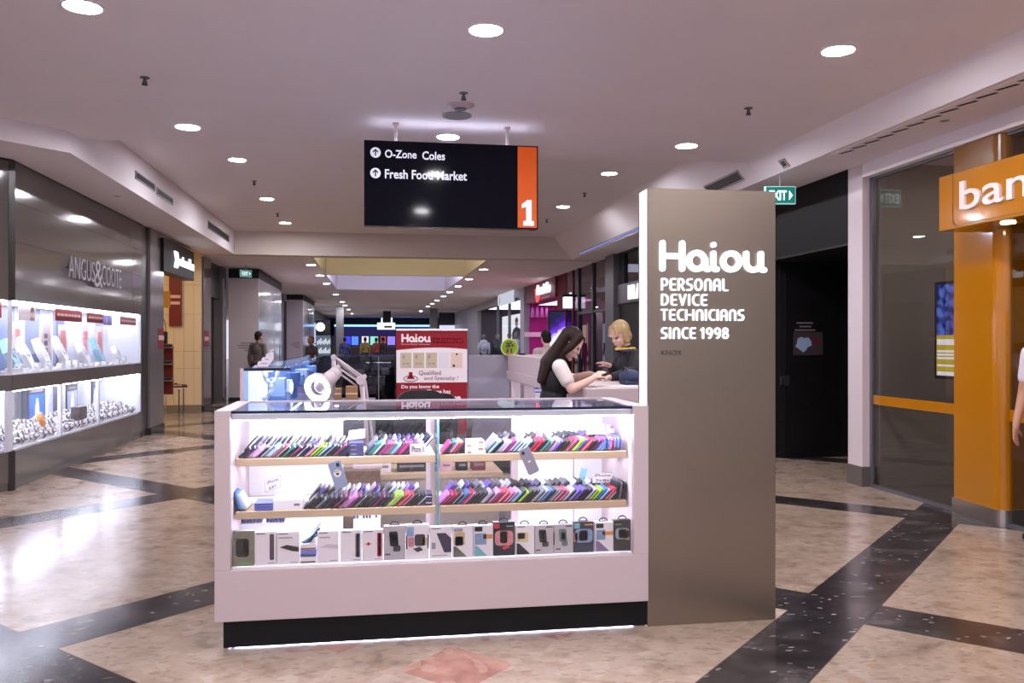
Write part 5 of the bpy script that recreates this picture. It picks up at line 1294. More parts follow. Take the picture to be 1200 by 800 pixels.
L0 = 'boxed phone case along the counter bottom, '
product_box(272.5, 298, 622, 'camouflage green box with a dark rugged case, first at the left', PB_C, [('picture', rph(.45, .52, .62, .52), K_), ('picture', rph(.62, .52, .22, .46), D_), ('green_print', rect(.03, .97, .03, .14), GRN), ('caption', rect(.05, .28, .77, .80), D_)])
product_box(298, 324, 623, 'white box with an upright dark phone at its right edge', PB_W, [('picture', rph(.80, .54, .21, .78), P_), cap_lines(), foot()])
product_box(324, 351, 623, 'white box with a flat lying dark phone', PB_W, [('picture', [(.12, .53), (.45, .6), (.98, .52), (.98, .38), (.7, .40)], K_), cap_lines(), ('small_print', rect(.08, .7, .80, .84), LBL), foot()])
for i in range(3):
    carton(352, 370.5, BZ+i*.032, .03, FY+.03, .11, [PB_W, DENIM, PB_W][i], 'flat carton in the gap of the bottom row, %s from the deck' % nth(i+1), 'cartons stacked in the bottom gap', [(.0, .95, .1, .35)], [mat('print_brown', (120, 80, 60), .5), D_, mat('print_brown')][i])
for i, (c, an) in enumerate((('sky', 62), ('blue', 50), ('navy', 38))):
    phone_case(onY(353+i*4, 640, FY+.04).x, FY+.04, BZ+.098, c, 'navy', an, .088, '%s phone case leaning on the cartons in the bottom gap' % c, 'phone cases in the bottom gap')
product_box(371.5, 397, 622, 'white box with a faint pale phone printed low', PB_W, [('picture', [(.12, .5), (.5, .6), (.97, .56), (.97, .42), (.6, .46)], mat('print_faint', (196, 184, 196), .4)), cap_lines(), ('small_print', rect(.1, .6, .78, .82), LBL), foot()])
product_box(398.5, 424, 621, 'white box with a grey bumper frame at its right edge', PB_W, [('picture', rph(.82, .52, .22, .76), mat('print_steel', (110, 104, 120), .4)), ('picture', [(a, b) for a, b in rph(.82, .52, .13, .70)], PB_W), cap_lines(), foot()])
product_box(424, 449.5, 620.5, 'white box with a red bumper frame and a red dot', PB_W, [('picture', rph(.82, .52, .22, .76), RD_), ('picture', rph(.82, .52, .13, .70), PB_W), ('red_dot', [(.30+.08*math.cos(q), .55+.055*math.sin(q)) for q in [i*math.pi/8 for i in range(16)]], RD_), ('red_print', rect(.12, .48, .542, .556), RD_), cap_lines(), foot()])
product_box(449.5, 475.5, 616, 'grey white box with a tilted dark tough phone, left of middle', PB_G, [('picture', rph(.46, .62, .40, .44, -.12), K_), ('picture', rph(.47, .63, .26, .26, -.12), GRN), ('picture', rph(.60, .34, .34, .18), D_), ('caption', rect(.06, .3, .15, .19), D_)], True)
product_box(475.5, 503, 614.5, 'white box with a blue tag, bright art phone between black edges', PB_W, [('blue_tag', rect(.02, .34, .66, .94), SKY), ('picture', rph(.60, .55, .46, .34), D_), ('picture', rph(.22, .50, .26, .28), PH3), ('picture', rph(.82, .5, .2, .22), PH1), ('picture', rect(.0, .06, .30, .70), K_), ('picture', rect(.94, 1.0, .30, .7), K_), ('picture', [(.3, .3), (.6, .36), (.75, .26), (.5, .2)], D_)], True)
product_box(503.5, 529.5, 617, 'white box with a slanted purple black phone case', PB_W, [('picture', [(.30, .80), (.72, .80), (.99, .62), (.99, .18), (.66, .18)], P_), cap_lines(), ('small_print', rect(.08, .26, .3, .5), LBL), ('small_print', rect(.1, .8, .07, .10), LBL)])
product_box(530, 554.5, 616, 'photo box of a rider with a dark green slanted case', PB_W, [('photo', rect(.08, .60, .40, .80), PH1), ('photo', rph(.32, .52, .4, .3), P_), ('picture', [(.05, .36), (.2, .34), (.70, .02), (.05, .02)], mat('print_olive', (96, 94, 78), .4)), ('caption', rect(.06, .5, .82, .93), LBL)], True)
product_box(554.5, 578, 615, 'photo box of water sport with a teal slanted case', PB_W, [('photo', rect(.06, .66, .38, .74), PH2), ('photo', rect(.5, .98, .56, .70), mat('print_orange', (200, 130, 60), .5)), ('picture', [(.05, .36), (.2, .34), (.70, .02), (.05, .02)], TEAL), ('caption', rect(.06, .46, .80, .95), K_)], True)
product_box(578, 603.5, 611.5, 'tall black box with a red phone picture', PB_K, [('red_tag', rect(.02, .28, .82, .96), RD_), ('photo', rph(.5, .52, .86, .44), PH3), ('picture', rph(.48, .55, .34, .36), K_), ('picture', rph(.48, .55, .22, .26), RD_), ('picture', [(.4, .24), (.72, .32), (.75, .24), (.5, .17)], RD_), ('caption', rect(.6, .92, .86, .89), LBL)], True)
product_box(604, 626.5, 615, 'white box with a yellow photo and black slanted case', PB_W, [('photo', rect(.06, .66, .44, .76), mat('print_yellow', (196, 180, 130), .5, noise=.4, nscale=30)), ('photo', rph(.3, .64, .4, .2), P_), ('picture', [(.05, .40), (.2, .38), (.78, .02), (.05, .02)], K_), cap_lines()], True)
product_box(626.5, 649, 615, 'grey box with a black tough phone, left of a grey pair', PB_G, [('picture', rph(.42, .62, .40, .44, -.12), K_), ('picture', rph(.44, .60, .22, .26, -.12), LBL), ('picture', rph(.56, .34, .34, .18), D_), ('caption', rect(.06, .3, .12, .16), D_), ('caption', rect(.6, .95, .91, .95), D_)], True)
product_box(649, 672, 614, 'grey box with a teal tough phone, right of a grey pair', PB_G, [('picture', rph(.46, .62, .40, .44, -.12), mat('print_slate', (96, 110, 116), .4)), ('picture', rph(.48, .60, .22, .26, -.12), LBL), ('picture', rph(.56, .34, .30, .18), mat('print_slate')), ('caption', rect(.1, .34, .13, .17), D_), ('caption', rect(.6, .95, .91, .95), D_), ('picture', rect(-.04, .02, .3, .74), K_)], True)
product_box(672, 696, 611, 'dark navy box with a blue waterproof phone picture', PB_N, [('blue_tag', rect(.02, .30, .78, .95), TEAL), ('photo', rph(.5, .54, .9, .44), PH2), ('picture', rph(.48, .55, .44, .34), mat('print_darkblue', (30, 44, 90), .4)), ('photo', rph(.1, .5, .18, .3), PH3), ('caption', rect(.55, .95, .88, .92), mat('print_orange'))], True)
product_box(697, 719, 611.5, 'white photo box with a purple slanted case, second from the right', PB_W, [('photo', rect(.06, .56, .40, .74), PH2), ('photo', rect(.4, .99, .56, .68), mat('print_orange')), ('picture', [(.05, .38), (.2, .36), (.78, .02), (.05, .02)], mat('print_plum', (120, 96, 130), .4)), ('caption', rect(.06, .46, .80, .95), K_)], True)
product_box(719, 741.5, 609, 'black box with a clear phone picture, last at the right', PB_K, [('photo', rph(.46, .56, .74, .36), mat('print_silver', (140, 150, 160), .4)), ('picture', rph(.48, .56, .44, .30), K_), ('photo', rph(.74, .5, .2, .3), PH1), ('caption', rect(.06, .4, .84, .88), GRN)], True)
# trays behind the boxes
for px0, px1, z, lab in ((281, 340, .545, 'clear tray of dark small packets behind the first boxes'), (414, 446, .552, 'clear tray of blue packets behind the bumper boxes')):
    y = FY+.30; x0, x1 = onY(px0, 612, y).x, onY(px1, 612, y).x
    t = thing('clear_tray', lab, 'tray', ((x0+x1)/2, y, .3805))
    mb = MB(); mb.box(x0, x1, y, y+.1, .3805, z-.02); make('tray_body', mb, CASEWHITE, t)
    mb = MB(); n = int((x1-x0)/.016)
    for i in range(n):
        if rc.random() < .85: mb.box(x0+i*.016, x0+i*.016+.010, y+.01, y+.08, z-.02, z+rc.uniform(.0, .022))
    make('packets', mb, mat('tray_packets', (70, 74, 120), .5), t)

# ------------------------------------------------------------------ rest of the kiosk island
GLASSC = glass('cabinet_clear_glass', (240, 246, 254), 0.0, 0.4)
# tall glass cabinets along the left side
SX0, SX1 = -.744, -.47
t = thing('glass_cabinet', 'tall narrow glass cabinet along the left side of the kiosk', 'cabinet', (-.6, 7.3, 0))
mb = MB(); mb.box(SX0, SX1, 4.93, 9.7, 0, .92); make('cabinet_base', mb, WHITE, t)
mb = MB(); mb.box(SX0, SX0+.02, 4.93, 4.96, .92, 1.3); mb.box(SX0, SX0+.02, 9.66, 9.7, .92, 1.3); mb.box(SX1-.012, SX1, 9.66, 9.7, .92, 1.3); make('corner_post', mb, WHITE, t)
mb = MB(); mb.box(SX0+.02, SX1, 4.932, 4.938, .92, 1.29); mb.box(SX1-.006, SX1, 4.94, 9.66, .92, 1.29); make('cabinet_glass', mb, GLASSC, t)
mb = MB(); mb.box(SX0+.002, SX0+.008, 4.96, 9.66, .92, 1.29); make('frosted_side', mb, mat('frosted_blue', (150, 172, 206), .4), t)  # pale panel added over the side glass so the cabinet reads lighter
mb = MB(); mb.box(SX0, SX1, 4.93, 9.7, 1.29, 1.30); tp = make('cabinet_top', mb, GLASSC, t)
mb = MB(); mb.box(SX0+.02, SX1, 4.925, 4.932, 1.286, 1.302); make('dark_edge', mb, mat('edge_navy'), tp)
mb = MB(); mb.box(SX0+.025, SX0+.13, 5.06, 5.07, .92, 1.28); make('lit_panel', mb, mat('lit_white', (240, 242, 250), .5, emis=(230, 234, 255), es=.9), t)
for y in (6.2, 7.5, 8.7):
    mb = MB(); mb.box(SX0+.01, SX1-.01, y-.004, y+.004, .92, 1.28); make('divider', mb, GLASSC, t)
mb = MB(); mb.box(SX0+.02, SX1-.02, 5.0, 9.6, 1.10, 1.106); make('glass_shelf', mb, GLASSC, t)
mb = MB(); mb.box(-.61, -.575, 4.97, 9.65, 1.283, 1.289); make('led_housing', mb, mat('housing_grey', (130, 134, 148), .5), t)  # cover added to hide the glowing strip from above
mb = MB(); mb.box(-.60, -.585, 4.98, 9.64, 1.280, 1.283); make('led_strip', mb, glow('cab_led', (226, 232, 255), 40), t)  # strip added to brighten the cabinet interior
t = thing('display_stand', 'white curved display stand inside the tall glass cabinet', 'display stand', (-.60, 5.02, .92))
def ribbon(pts, r): m_ = MB(); m_.tube(pts, r, seg=8); return m_
mb = ribbon([onY(x, y, 5.02) for x, y in ((309, 434), (311, 444), (317, 450), (319, 456), (314, 464), (308, 468))], .012); make('left_arm', mb, CASEWHITE, t)
mb = ribbon([onY(x, y, 5.04) for x, y in ((326, 434), (324, 443), (319, 450), (317, 458))], .011); make('right_arm', mb, CASEWHITE, t)
mb = MB(); mb.box(-.68, -.52, 4.97, 5.05, .92, .935); make('base', mb, CASEWHITE, t)
for i, y in enumerate((5.5, 5.9, 6.5, 6.9, 7.3, 7.9, 8.3)):
    mb = MB(); mb.box(-.66, -.56, y, y+.12, 1.107, 1.19 if i % 2 else 1.22, bev=.004); t = make('accessory_box', mb, mat('acc_%d' % (i % 3), [(150, 170, 210), (210, 214, 226), (96, 110, 150)][i % 3], .4), None, (-.61, y, 1.107)); tag(t, 'small accessory box on the glass cabinet shelf, %s from the front' % nth(i+1), 'box', 'accessory boxes in the tall glass cabinet')
    mb = MB(); mb.box(-.5599, -.5585, y+.02, y+.10, 1.13, 1.15); make('printing', mb, PRINTW, t)
# leaflets on the cabinet top
t = thing('leaflet_stand', 'clear stepped stand under the leaflets on the glass cabinet', 'stand', (-.62, 5.1, 1.3))
mb = MB()
for i in range(5): mb.box(-.665, -.54, 5.05+i*.05, 5.095+i*.05, 1.30, 1.302+.008*i)
make('tier', mb, GLASS, t)
for i in range(5):
    p = onY(297+4.8*i, 432-4*i, 5.06+i*.05); q = onY(314+1.6*i, 427-4.6*i, 5.06+i*.05)
    hgt = .034+.01*i*1.1
    mb = MB(); y = 5.06+i*.05; z0 = 1.304+.008*i; mb.prism([(p.x, z0), (q.x, z0), (q.x, q.z), (p.x+.008, q.z-.003), (p.x, q.z-.012)], 'y', y, y+.004)
    t = make('leaflet', mb, PRINTW, None, (p.x, y, z0)); tag(t, 'white leaflet with faint red print, %s from the front of the stepped stand' % nth(i+1), 'leaflet', 'leaflets on the stepped stand')
    mb = MB(); mb.box(p.x+.02, q.x-.012, y-.001, y, q.z-.018, q.z-.013); make('heading', mb, mat('faded_red', (176, 110, 130), .5), t)

# inner workbench behind the front counter
BENCH = .60
t = thing('workbench', 'low wood topped workbench behind the front counter', 'bench', (.3, 5.7, 0))
mb = MB(); mb.box(-.46, .82, 5.5, 6.0, BENCH-.03, BENCH); make('bench_top', mb, WOOD, t)
mb = MB(); mb.box(-.44, .80, 5.53, 5.98, 0, BENCH-.03)
for i in range(60): mb.box(-.44+i*.0207, -.432+i*.0207, 5.522, 5.53, 0, BENCH-.03)
make('ribbed_front', mb, mat('ribbed_beige', (176, 164, 152), .6), t)
mb = MB(); mb.box(-.20, .03, 5.30, 5.48, 0, .66, bev=.004); t = make('pedestal_unit', mb, WOODD, None, (-.08, 5.4, 0)); tag(t, 'brown board pedestal unit under the ring lamp', 'cabinet')
mb = MB(); mb.box(-.18, .01, 5.292, 5.30, .05, .32); dr = make('drawer', mb, WOODD, t); 
mb = MB(); mb.box(-.18, .01, 5.292, 5.30, .34, .62); dr2 = make('drawer', mb, WOODD, t)
for d_, z in ((dr, .27), (dr2, .57)): mb = MB(); mb.box(-.12, -.05, 5.28, 5.292, z, z+.012); make('handle', mb, STEEL, d_)
for i, (x0, x1, z1, mm, lab) in enumerate(((.02, .10, .74, PRINTW, 'small white box at the left of the workbench'), (.14, .33, .72, BLACKM, 'black flat monitor base on the workbench'), (.42, .50, .68, mat('rose_box', (206, 160, 170), .5), 'rose coloured box on the workbench'), (.53, .60, .69, BLACKM, 'small black box on the workbench'), (.63, .72, .66, mat('wine_box', (120, 50, 60), .5), 'wine red box on the workbench'))):
    mb = MB(); mb.box(x0, x1, 5.6, 5.75, BENCH, z1, bev=.004); t = make('bench_box', mb, mm, None, ((x0+x1)/2, 5.65, BENCH)); tag(t, lab, 'box')
    mb = MB(); mb.box(x0+.015, x1-.015, 5.5985, 5.60, BENCH+.03, BENCH+.045); make('printing', mb, GREYT, t)

# ring magnifier lamp
LY = 5.42
def lp(px, py, dy=0.0): return onY(px, py, LY+dy)
t = thing('magnifier_lamp', 'white articulated ring magnifier lamp, lit, above the front counter', 'lamp', (lp(430, 470).x, LY, .66))
base = lp(431, 470)
mb = MB(); mb.box(base.x-.09, base.x+.09, LY-.07, LY+.09, .66, .685, bev=.006); mb.cone((base.x, LY, .685), (base.x, LY, .76), .02, .018); make('base', mb, WHITE, t)
mb = MB(); a, b = lp(425, 446), lp(432, 470); dn = V3((b.x+.02, LY, .74))
for o in (-.018, .018): mb.box(-.006, .006, -.008, .008, 0, (dn-a).length, X=Matrix.Translation(a+V3((o, 0, 0))) @ V3((0, 0, 1)).rotation_difference((dn-a).normalized()).to_matrix().to_4x4())
mb.cone(a+V3((0, -.006, 0)), V3((base.x, LY-.006, .76)), .012, .012); make('lower_arm', mb, WHITE, t)
mb = MB()
for (x0, y0, x1, y1, dy) in ((391, 417, 425, 441, -.02), (393, 420, 425, 445, .02), (397, 431, 420, 447, -.02), (396, 436, 418, 452, .02)):
    mb.cap(lp(x0, y0, dy), lp(x1, y1, dy), .0065, .0065, seg=8)
up = make('upper_arm', mb, WHITE, t)
mb = MB(); s0, s1 = lp(395, 424), lp(418, 443); n_ = 26
pts = []
for i in range(n_*4+1):
    f = i/(n_*4); c = s0.lerp(s1, f); q = 2*math.pi*i/4; pts.append(c+V3((.006*math.cos(q)*.6, .008*math.sin(q), .006*math.cos(q))))
mb.tube(pts, .0016, seg=5); make('spring', mb, STEEL, up)
mb = MB(); c = lp(423, 445); mb.cone(c+V3((0, -.035, 0)), c+V3((0, .035, 0)), .03, .03, 20, 0, True); c2 = lp(427, 441); mb.cone(c2+V3((0, -.03, 0)), c2+V3((0, .03, 0)), .014, .014, 14); make('elbow_joint', mb, WHITE, t)
mb = MB(); c = lp(391, 418); mb.cone(c+V3((0, -.03, 0)), c+V3((0, .03, 0)), .016, .016, 14); mb.cap(lp(391, 419), lp(393, 437), .011, .011); make('head_bracket', mb, WHITE, t)
hc = lp(372, 455); axis = V3((-.42, -.86, -.30)).normalized()
Q = V3((0, 0, 1)).rotation_difference(axis).to_matrix().to_4x4(); HX = Matrix.Translation(hc) @ Q
mb = MB(); mb.lathe([(.046, -.03), (.092, -.028), (.094, -.008), (.09, 0), (.05, 0), (.044, -.006), (.044, -.03)], (0, 0, 0), 36, X=HX); hd = make('lamp_head', mb, WHITE, t)
mb = MB(); mb.lathe([(.05, .001), (.056, .006), (.072, .010), (.084, .006), (.088, .001)], (0, 0, 0), 36, X=HX); make('ring_tube', mb, glow('ring_tube', (240, 246, 255), 14), hd)
mb = MB(); mb.cone((0, 0, -.014), (0, 0, -.010), .045, .045, 28, 0, False, HX); make('lens', mb, GLASSB, hd)
mb = MB(); mb.cap(HX @ V3((.02, 0, -.03)), lp(393, 437), .052, .040); mb.cap(HX @ V3((.06, .0, -.03)), lp(396, 430), .02, .016); make('head_arm', mb, WHITE, hd)

# far end of the kiosk: dark glass counter, partition, banner stand, chairs
t = thing('dark_counter', 'dark glass display counter at the far end of the kiosk', 'counter', (.25, 9.9, 0))
mb = MB(); mb.box(-.46, 1.04, 9.8, 10.3, 0, .62); make('counter_base', mb, BLACKG, t)
mb = MB(); mb.box(-.46, 1.04, 10.27, 10.3, .62, 1.28); make('back_panel', mb, mat('smoked_panel', (44, 46, 56), .2), t)
mb = MB(); mb.box(-.46, 1.04, 9.8, 9.806, .62, 1.28); make('front_glass', mb, GLASSS, t)
mb = MB(); mb.box(-.46, 1.04, 9.8, 10.3, 1.28, 1.30); make('counter_top', mb, GLASSB, t)
for z in (.84, 1.06):
    mb = MB(); mb.box(-.45, 1.03, 9.84, 10.26, z, z+.008); sh = make('glass_shelf', mb, GLASST, t)
mb = MB()
for x in (-.46, .03, .53, 1.03): mb.box(x, x+.012, 9.796, 9.808, .62, 1.28)
make('frame_post', mb, MIDG, t)
rr = random.Random(5)
for i in range(9):
    x = -.38+i*.15; z = (.848, 1.068)[i % 2]; mb = MB(); mb.box(x, x+.09, 9.95, 10.05, z, z+rr.uniform(.03, .1), bev=.003)
    o = one('boxed_accessory', 'small pale box in the dark far counter, %s from its left end' % nth(i+1), 'box', mb, rr.choice((PAPER, DENIM, PB_G)), (x+.04, 10, z), 'boxes in the dark far counter')
mb = MB(); mb.box(-.44, .0, 8.6, 9.1, 0, .86); t = make('side_unit', mb, mat('grey_unit', (120, 122, 130), .4), None, (-.2, 8.8, 0)); tag(t, 'low grey side unit under the brown cartons in the kiosk', 'cabinet')
mb = MB(); mb.box(-.42, -.24, 8.594, 8.6, .1, .8); dd = make('door', mb, mat('grey_unit'), t); mb = MB(); mb.box(-.27, -.26, 8.585, 8.594, .4, .5); make('handle', mb, STEEL, dd)
for i, (px0, px1, h) in enumerate(((392, 400, .12), (405, 419, .14))):
    a, b = onY(px0, 460, 8.7), onY(px1, 460, 8.7); mb = MB(); mb.box(a.x, b.x, 8.7, 8.85, .86, .86+h, bev=.003); c = make('brown_carton', mb, mat('cardboard', (150, 106, 64), .7), None, ((a.x+b.x)/2, 8.78, .86)); tag(c, ['narrow brown cardboard carton, left of two on the grey unit', 'wide brown cardboard carton, right of two on the grey unit'][i], 'box')
    mb = MB(); mb.box(a.x+.0, b.x, 8.698, 8.70, .92, .935); make('tape', mb, PALE, c)
a, b = onY(549, 416, 9.72), onY(597.5, 416, 9.72)
mb = MB(); mb.box(a.x, b.x, 9.72, 9.78, 0, a.z, bev=.004); t = make('partition_screen', mb, mat('partition_grey', (138, 132, 146), .5), None, (a.x, 9.75, 0)); tag(t, 'plain grey partition screen behind the red banner stand', 'partition')
mb = MB(); mb.box(a.x, b.x, 9.715, 9.785, 0, .08); make('plinth', mb, DARKG, t)
# banner stand
BYY = 9.3; a, b = onY(464.5, 385, BYY), onY(547.5, 385, BYY); bw = b.x-a.x
def bx(f): return a.x+bw*f
def bz(py): return onY(500, py, BYY).z
t = thing('banner_stand', 'red and white pull up banner stand inside the kiosk', 'banner', ((a.x+b.x)/2, BYY, 0))
mb = MB(); mb.box(a.x-.02, b.x+.02, BYY-.08, BYY+.08, 0, .07, bev=.01); make('base', mb, STEEL, t)
mb = MB(); mb.cone(((a.x+b.x)/2, BYY+.03, .07), ((a.x+b.x)/2, BYY+.03, bz(385)), .012); make('pole', mb, STEEL, t)
mb = MB(); mb.box(a.x, b.x, BYY, BYY+.006, .07, bz(386)); sh = make('banner_sheet', mb, PRINTW, t)
mb = MB(); mb.box(a.x-.005, b.x+.005, BYY-.012, BYY+.02, bz(387.5), bz(385), bev=.003); make('top_rail', mb, PRINTW, t)
BY1 = BYY-.0015
mb = MB()
edge = [(bx(i/12), bz(410-3*math.sin(math.pi*min(1, (i/12)*.9)))) for i in range(13)]
mb.prism([(a.x, bz(387.5))]+edge+[(b.x, bz(387.5))], 'y', BY1, BYY); make('red_header', mb, RED, sh)
mb = MB(); mb.box(a.x, b.x, BY1, BYY, .07, bz(448)); make('red_footer', mb, RED, sh)
mb = MB(); strokes(mb, 'Haiou', (bx(.07), BY1, bz(401)), EX, EZ, bz(391)-bz(401), .020, .002, width=bw*.41); make('lettering', mb, PRINTW, sh)
mb = MB(); text(mb, 'Personal Device Technicians', (bx(.07), BY1, bz(404)), EX, EZ, h=.016, w=bw*.40, depth=.001); make('tagline', mb, PALE, sh)
mb = MB()
ic = mat('icon_pink', (196, 110, 120), .5)
def frame2(x0, x1, z0, z1, th): 
    mb.box(x0, x1, BY1, BYY, z0, z0+th); mb.box(x0, x1, BY1, BYY, z1-th, z1); mb.box(x0, x0+th, BY1, BYY, z0, z1); mb.box(x1-th, x1, BY1, BYY, z0, z1)
for f0, f1, y0, y1 in ((.505, .545, 402, 396), (.57, .61, 402, 396), (.64, .69, 402, 396), (.72, .82, 402, 396), (.85, .94, 401.5, 396.5)): frame2(bx(f0), bx(f1), bz(y0), bz(y1), .006)
make('icons', mb, ic, sh)
mb = MB()
for i in range(3): mb.box(bx(.055+.18*i), bx(.21+.18*i), BY1, BYY, bz(431), bz(413))
make('photo_panel', mb, mat('panel_khaki', (186, 168, 144), .5), sh)
mb = MB()
for i in range(3):
    for q in ((.085, 420, 4), (.09, 427, 2), (.145, 427, 2)): mb.box(bx(q[0]+.18*i), bx(q[0]+.03+.18*i), BY1-.001, BY1, bz(q[1]), bz(q[1]-q[2]))
make('panel_print', mb, mat('panel_grey', (150, 136, 120), .5), sh)
mb = MB(); mb.box(bx(.765), bx(.93), BY1, BYY, bz(431), bz(413)); make('photo_panel', mb, mat('panel_cream', (214, 186, 172), .5), sh)
mb = MB(); mb.box(bx(.59), bx(.745), BY1, BYY, bz(431), bz(413)); make('photo_panel', mb, mat('panel_white', (212, 204, 212), .5), sh)
mb = MB()
for zc, c_, r_ in ((428.5, .81, .014), (415, .85, .011)): mb.prism([(bx(c_)+r_*math.cos(q), bz(zc)+r_*math.sin(q)) for q in [i*math.pi/6 for i in range(12)]], 'y', BY1-.002, BY1)
make('dots', mb, BLACKM, sh)
mb = MB(); text(mb, 'Qualified', (bx(.315), BY1, bz(440)), EX, EZ, h=.055, w=bw*.31, depth=.001); text(mb, 'and Specialty !', (bx(.39), BY1, bz(446.5)), EX, EZ, h=.055, w=bw*.48, depth=.001); make('script', mb, mat('wine_text', (120, 56, 76), .5), sh)
mb = MB(); cx_, cz_ = bx(.20), bz(440)
mb.tube([V3((cx_+.075*math.cos(q), BY1, cz_-.03+.03*math.sin(q))) for q in [i*math.pi/10 for i in range(20)]], .004, closed=True, seg=5); mb.box(cx_-.02, cx_+.02, BY1-.002, BY1, cz_-.01, cz_+.04); mb.prism([(cx_-.045, cz_-.035), (cx_+.045, cz_-.035), (cx_+.02, cz_), (cx_-.02, cz_)], 'y', BY1-.002, BY1); make('emblem', mb, RED, sh)
mb = MB(); text(mb, 'Do you know the', (bx(.07), BY1, bz(456)), EX, EZ, h=.05, w=bw*.53, depth=.002, bold=.03); text(mb, 'iPhone has', (bx(.42), BY1, bz(461.5)), EX, EZ, h=.05, w=bw*.34, depth=.002, bold=.03); text(mb, '8 issue', (bx(.55), BY1, bz(469)), EX, EZ, h=.06, w=bw*.36, depth=.002, bold=.04); make('headline', mb, PRINTW, sh)
mb = MB(); mb.box(bx(.04), bx(.52), BY1-.001, BY1, bz(520), bz(507)); make('photo_panel', mb, mat('panel_stone', (160, 146, 136), .5), sh)

def chair(px, y, ztop, rz, label, w=.42):
    p = onY(px, 460, y); t = thing('office_chair', label, 'chair', (p.x, y, 0), R(rz), 'office chairs behind the counter')
    mb = MB(); q = [(w/2*.98*math.copysign(abs(math.cos(a_))**.5, math.cos(a_)), ztop-.24+.24*math.copysign(abs(math.sin(a_))**.6, math.sin(a_))) for a_ in [i*math.pi/16 for i in range(32)]]
    mb.prism(q, 'y', -.24, -.19); bk = make('backrest', mb, BLACKM, t, local=True)
    mb = MB(); mb.box(-.03, .03, -.19, -.165, .50, ztop-.2); mb.box(-.03, .03, -.19, 0, .47, .50); make('back_stay', mb, DARKG, t, local=True)
    mb = MB(); mb.box(-.23, .23, -.2, .24, .50, .57, bev=.025); make('seat', mb, BLACKM, t, local=True)
    for s in (-1, 1):
        mb = MB(); mb.tube([V3((s*.26, .1, .52)), V3((s*.27, .1, .72)), V3((s*.27, -.12, .73)), V3((s*.26, -.15, .54))], .014, seg=8); make('armrest', mb, DARKG, t, local=True)
    mb = MB(); mb.cone((0, 0, .09), (0, 0, .50), .025, .025); make('gas_column', mb, CHROME, t, local=True)
    mb = MB()
    for i in range(5):
        an = i*2*math.pi/5; mb.cap((0, 0, .10), (.28*math.cos(an), .28*math.sin(an), .07), .02, .014, seg=8); mb.ball((.28*math.cos(an), .28*math.sin(an), .03), .03, seg=10)
    make('star_base', mb, DARKG, t, local=True)
chair(487, 6.9, 1.07, 8, 'black office chair before the red banner, left of two')
chair(517, 7.9, .985, -10, 'smaller looking black office chair, right of two by the red banner', .36)

# right side service desk
t = thing('service_desk', 'white service desk along the right side of the kiosk', 'desk', (1.77, 7.8, 0))
mb = MB(); mb.box(1.484, 2.06, 5.9, 9.7, 1.02, 1.114, bev=.004); make('desk_top', mb, WHITE, t)
mb = MB(); mb.box(1.484, 2.06, 5.9, 6.36, .0, 1.02, bev=.004); make('pedestal', mb, WHITE, t)
mb = MB(); mb.box(2.02, 2.06, 6.36, 9.7, 0, 1.02); make('front_panel', mb, WHITE, t)
mb = MB(); mb.box(1.50, 1.54, 7.5, 9.7, 1.114, 1.30, bev=.003); mb.box(1.50, 2.06, 9.66, 9.7, 1.114, 1.30, bev=.003); make('raised_screen', mb, WHITE, t)
for y in (8.55, 9.4): mb = MB(); mb.box(1.50, 1.60, y, y+.06, 0, 1.02); make('leg', mb, WHITE, t)
mb = MB(); mb.box(1.98, 2.0, 6.6, 9.5, .985, 1.01); make('led_strip', mb, glow('desk_led', (226, 232, 255), 45), t)
mb = MB(); mb.box(1.60, 1.95, 6.05, 6.28, 1.114, 1.118); one('paper_sheet', 'white paper sheet lying on the service desk', 'paper', mb, PRINTW, (1.77, 6.1, 1.114))
# white printer box with blue stripes under the desk
p = onY(630.5, 458, 8.2); mb = MB(); mb.box(p.x-.03, p.x+.07, 8.2, 8.3, .9, 1.02); t = make('blue_striped_box', mb, PRINTW, None, (p.x, 8.2, .9)); tag(t, 'small white box with blue stripes behind the woman in the vest', 'box'); 
mb = MB(); mb.box(p.x-.03, p.x+.07, 8.198, 8.2, .985, 1.0); mb.box(p.x-.03, p.x+.07, 8.198, 8.2, .95, .962); make('blue_stripes', mb, mat('stripe_blue', (50, 70, 170), .5), t)
mb = MB(); mb.box(p.x-.05, p.x+.09, 8.15, 8.35, .0, .9); one('storage_pedestal', 'narrow pale pedestal under the blue striped box', 'cabinet', mb, PB_G, (p.x, 8.25, 0))
# round counter sign
p = onY(597, 407, 9.68)
t = thing('round_ornament', 'round yellow green disc with a pale rim standing on the raised white screen', 'sign', (p.x, 9.68, 1.30))
t['category'] = 'ornament'
mb = MB(); mb.cone((p.x, 9.675, p.z), (p.x, 9.69, p.z), .098, .098, 36, 0, False); dc = make('disc', mb, mat('disc_green', (120, 140, 14), .5), t)
mb = MB(); mb.lathe([(.088, 0), (.101, 0), (.101, .018), (.088, .018), (.088, 0)], (0, 0, 0), 40, X=Matrix.Translation((p.x, 9.69, p.z)) @ Matrix.Rotation(R(90), 4, 'X')); make('rim', mb, mat('disc_rim', (196, 206, 110), .5), dc)
mb = MB(); mb.box(p.x-.034, p.x-.014, 9.673, 9.675, p.z-.075, p.z-.01); mb.box(p.x+.012, p.x+.030, 9.673, 9.675, p.z-.075, p.z-.01)
for dx, dz, r_ in ((-.022, .045, .017), (.012, .052, .016), (-.006, .018, .019), (.036, .022, .016), (-.036, .012, .012)): mb.prism([(p.x+dx+r_*math.cos(q), p.z+dz+r_*math.sin(q)) for q in [k_*math.pi/6 for k_ in range(12)]], 'y', 9.673, 9.675)
make('dark_print', mb, mat('disc_text', (52, 54, 18), .5), dc)
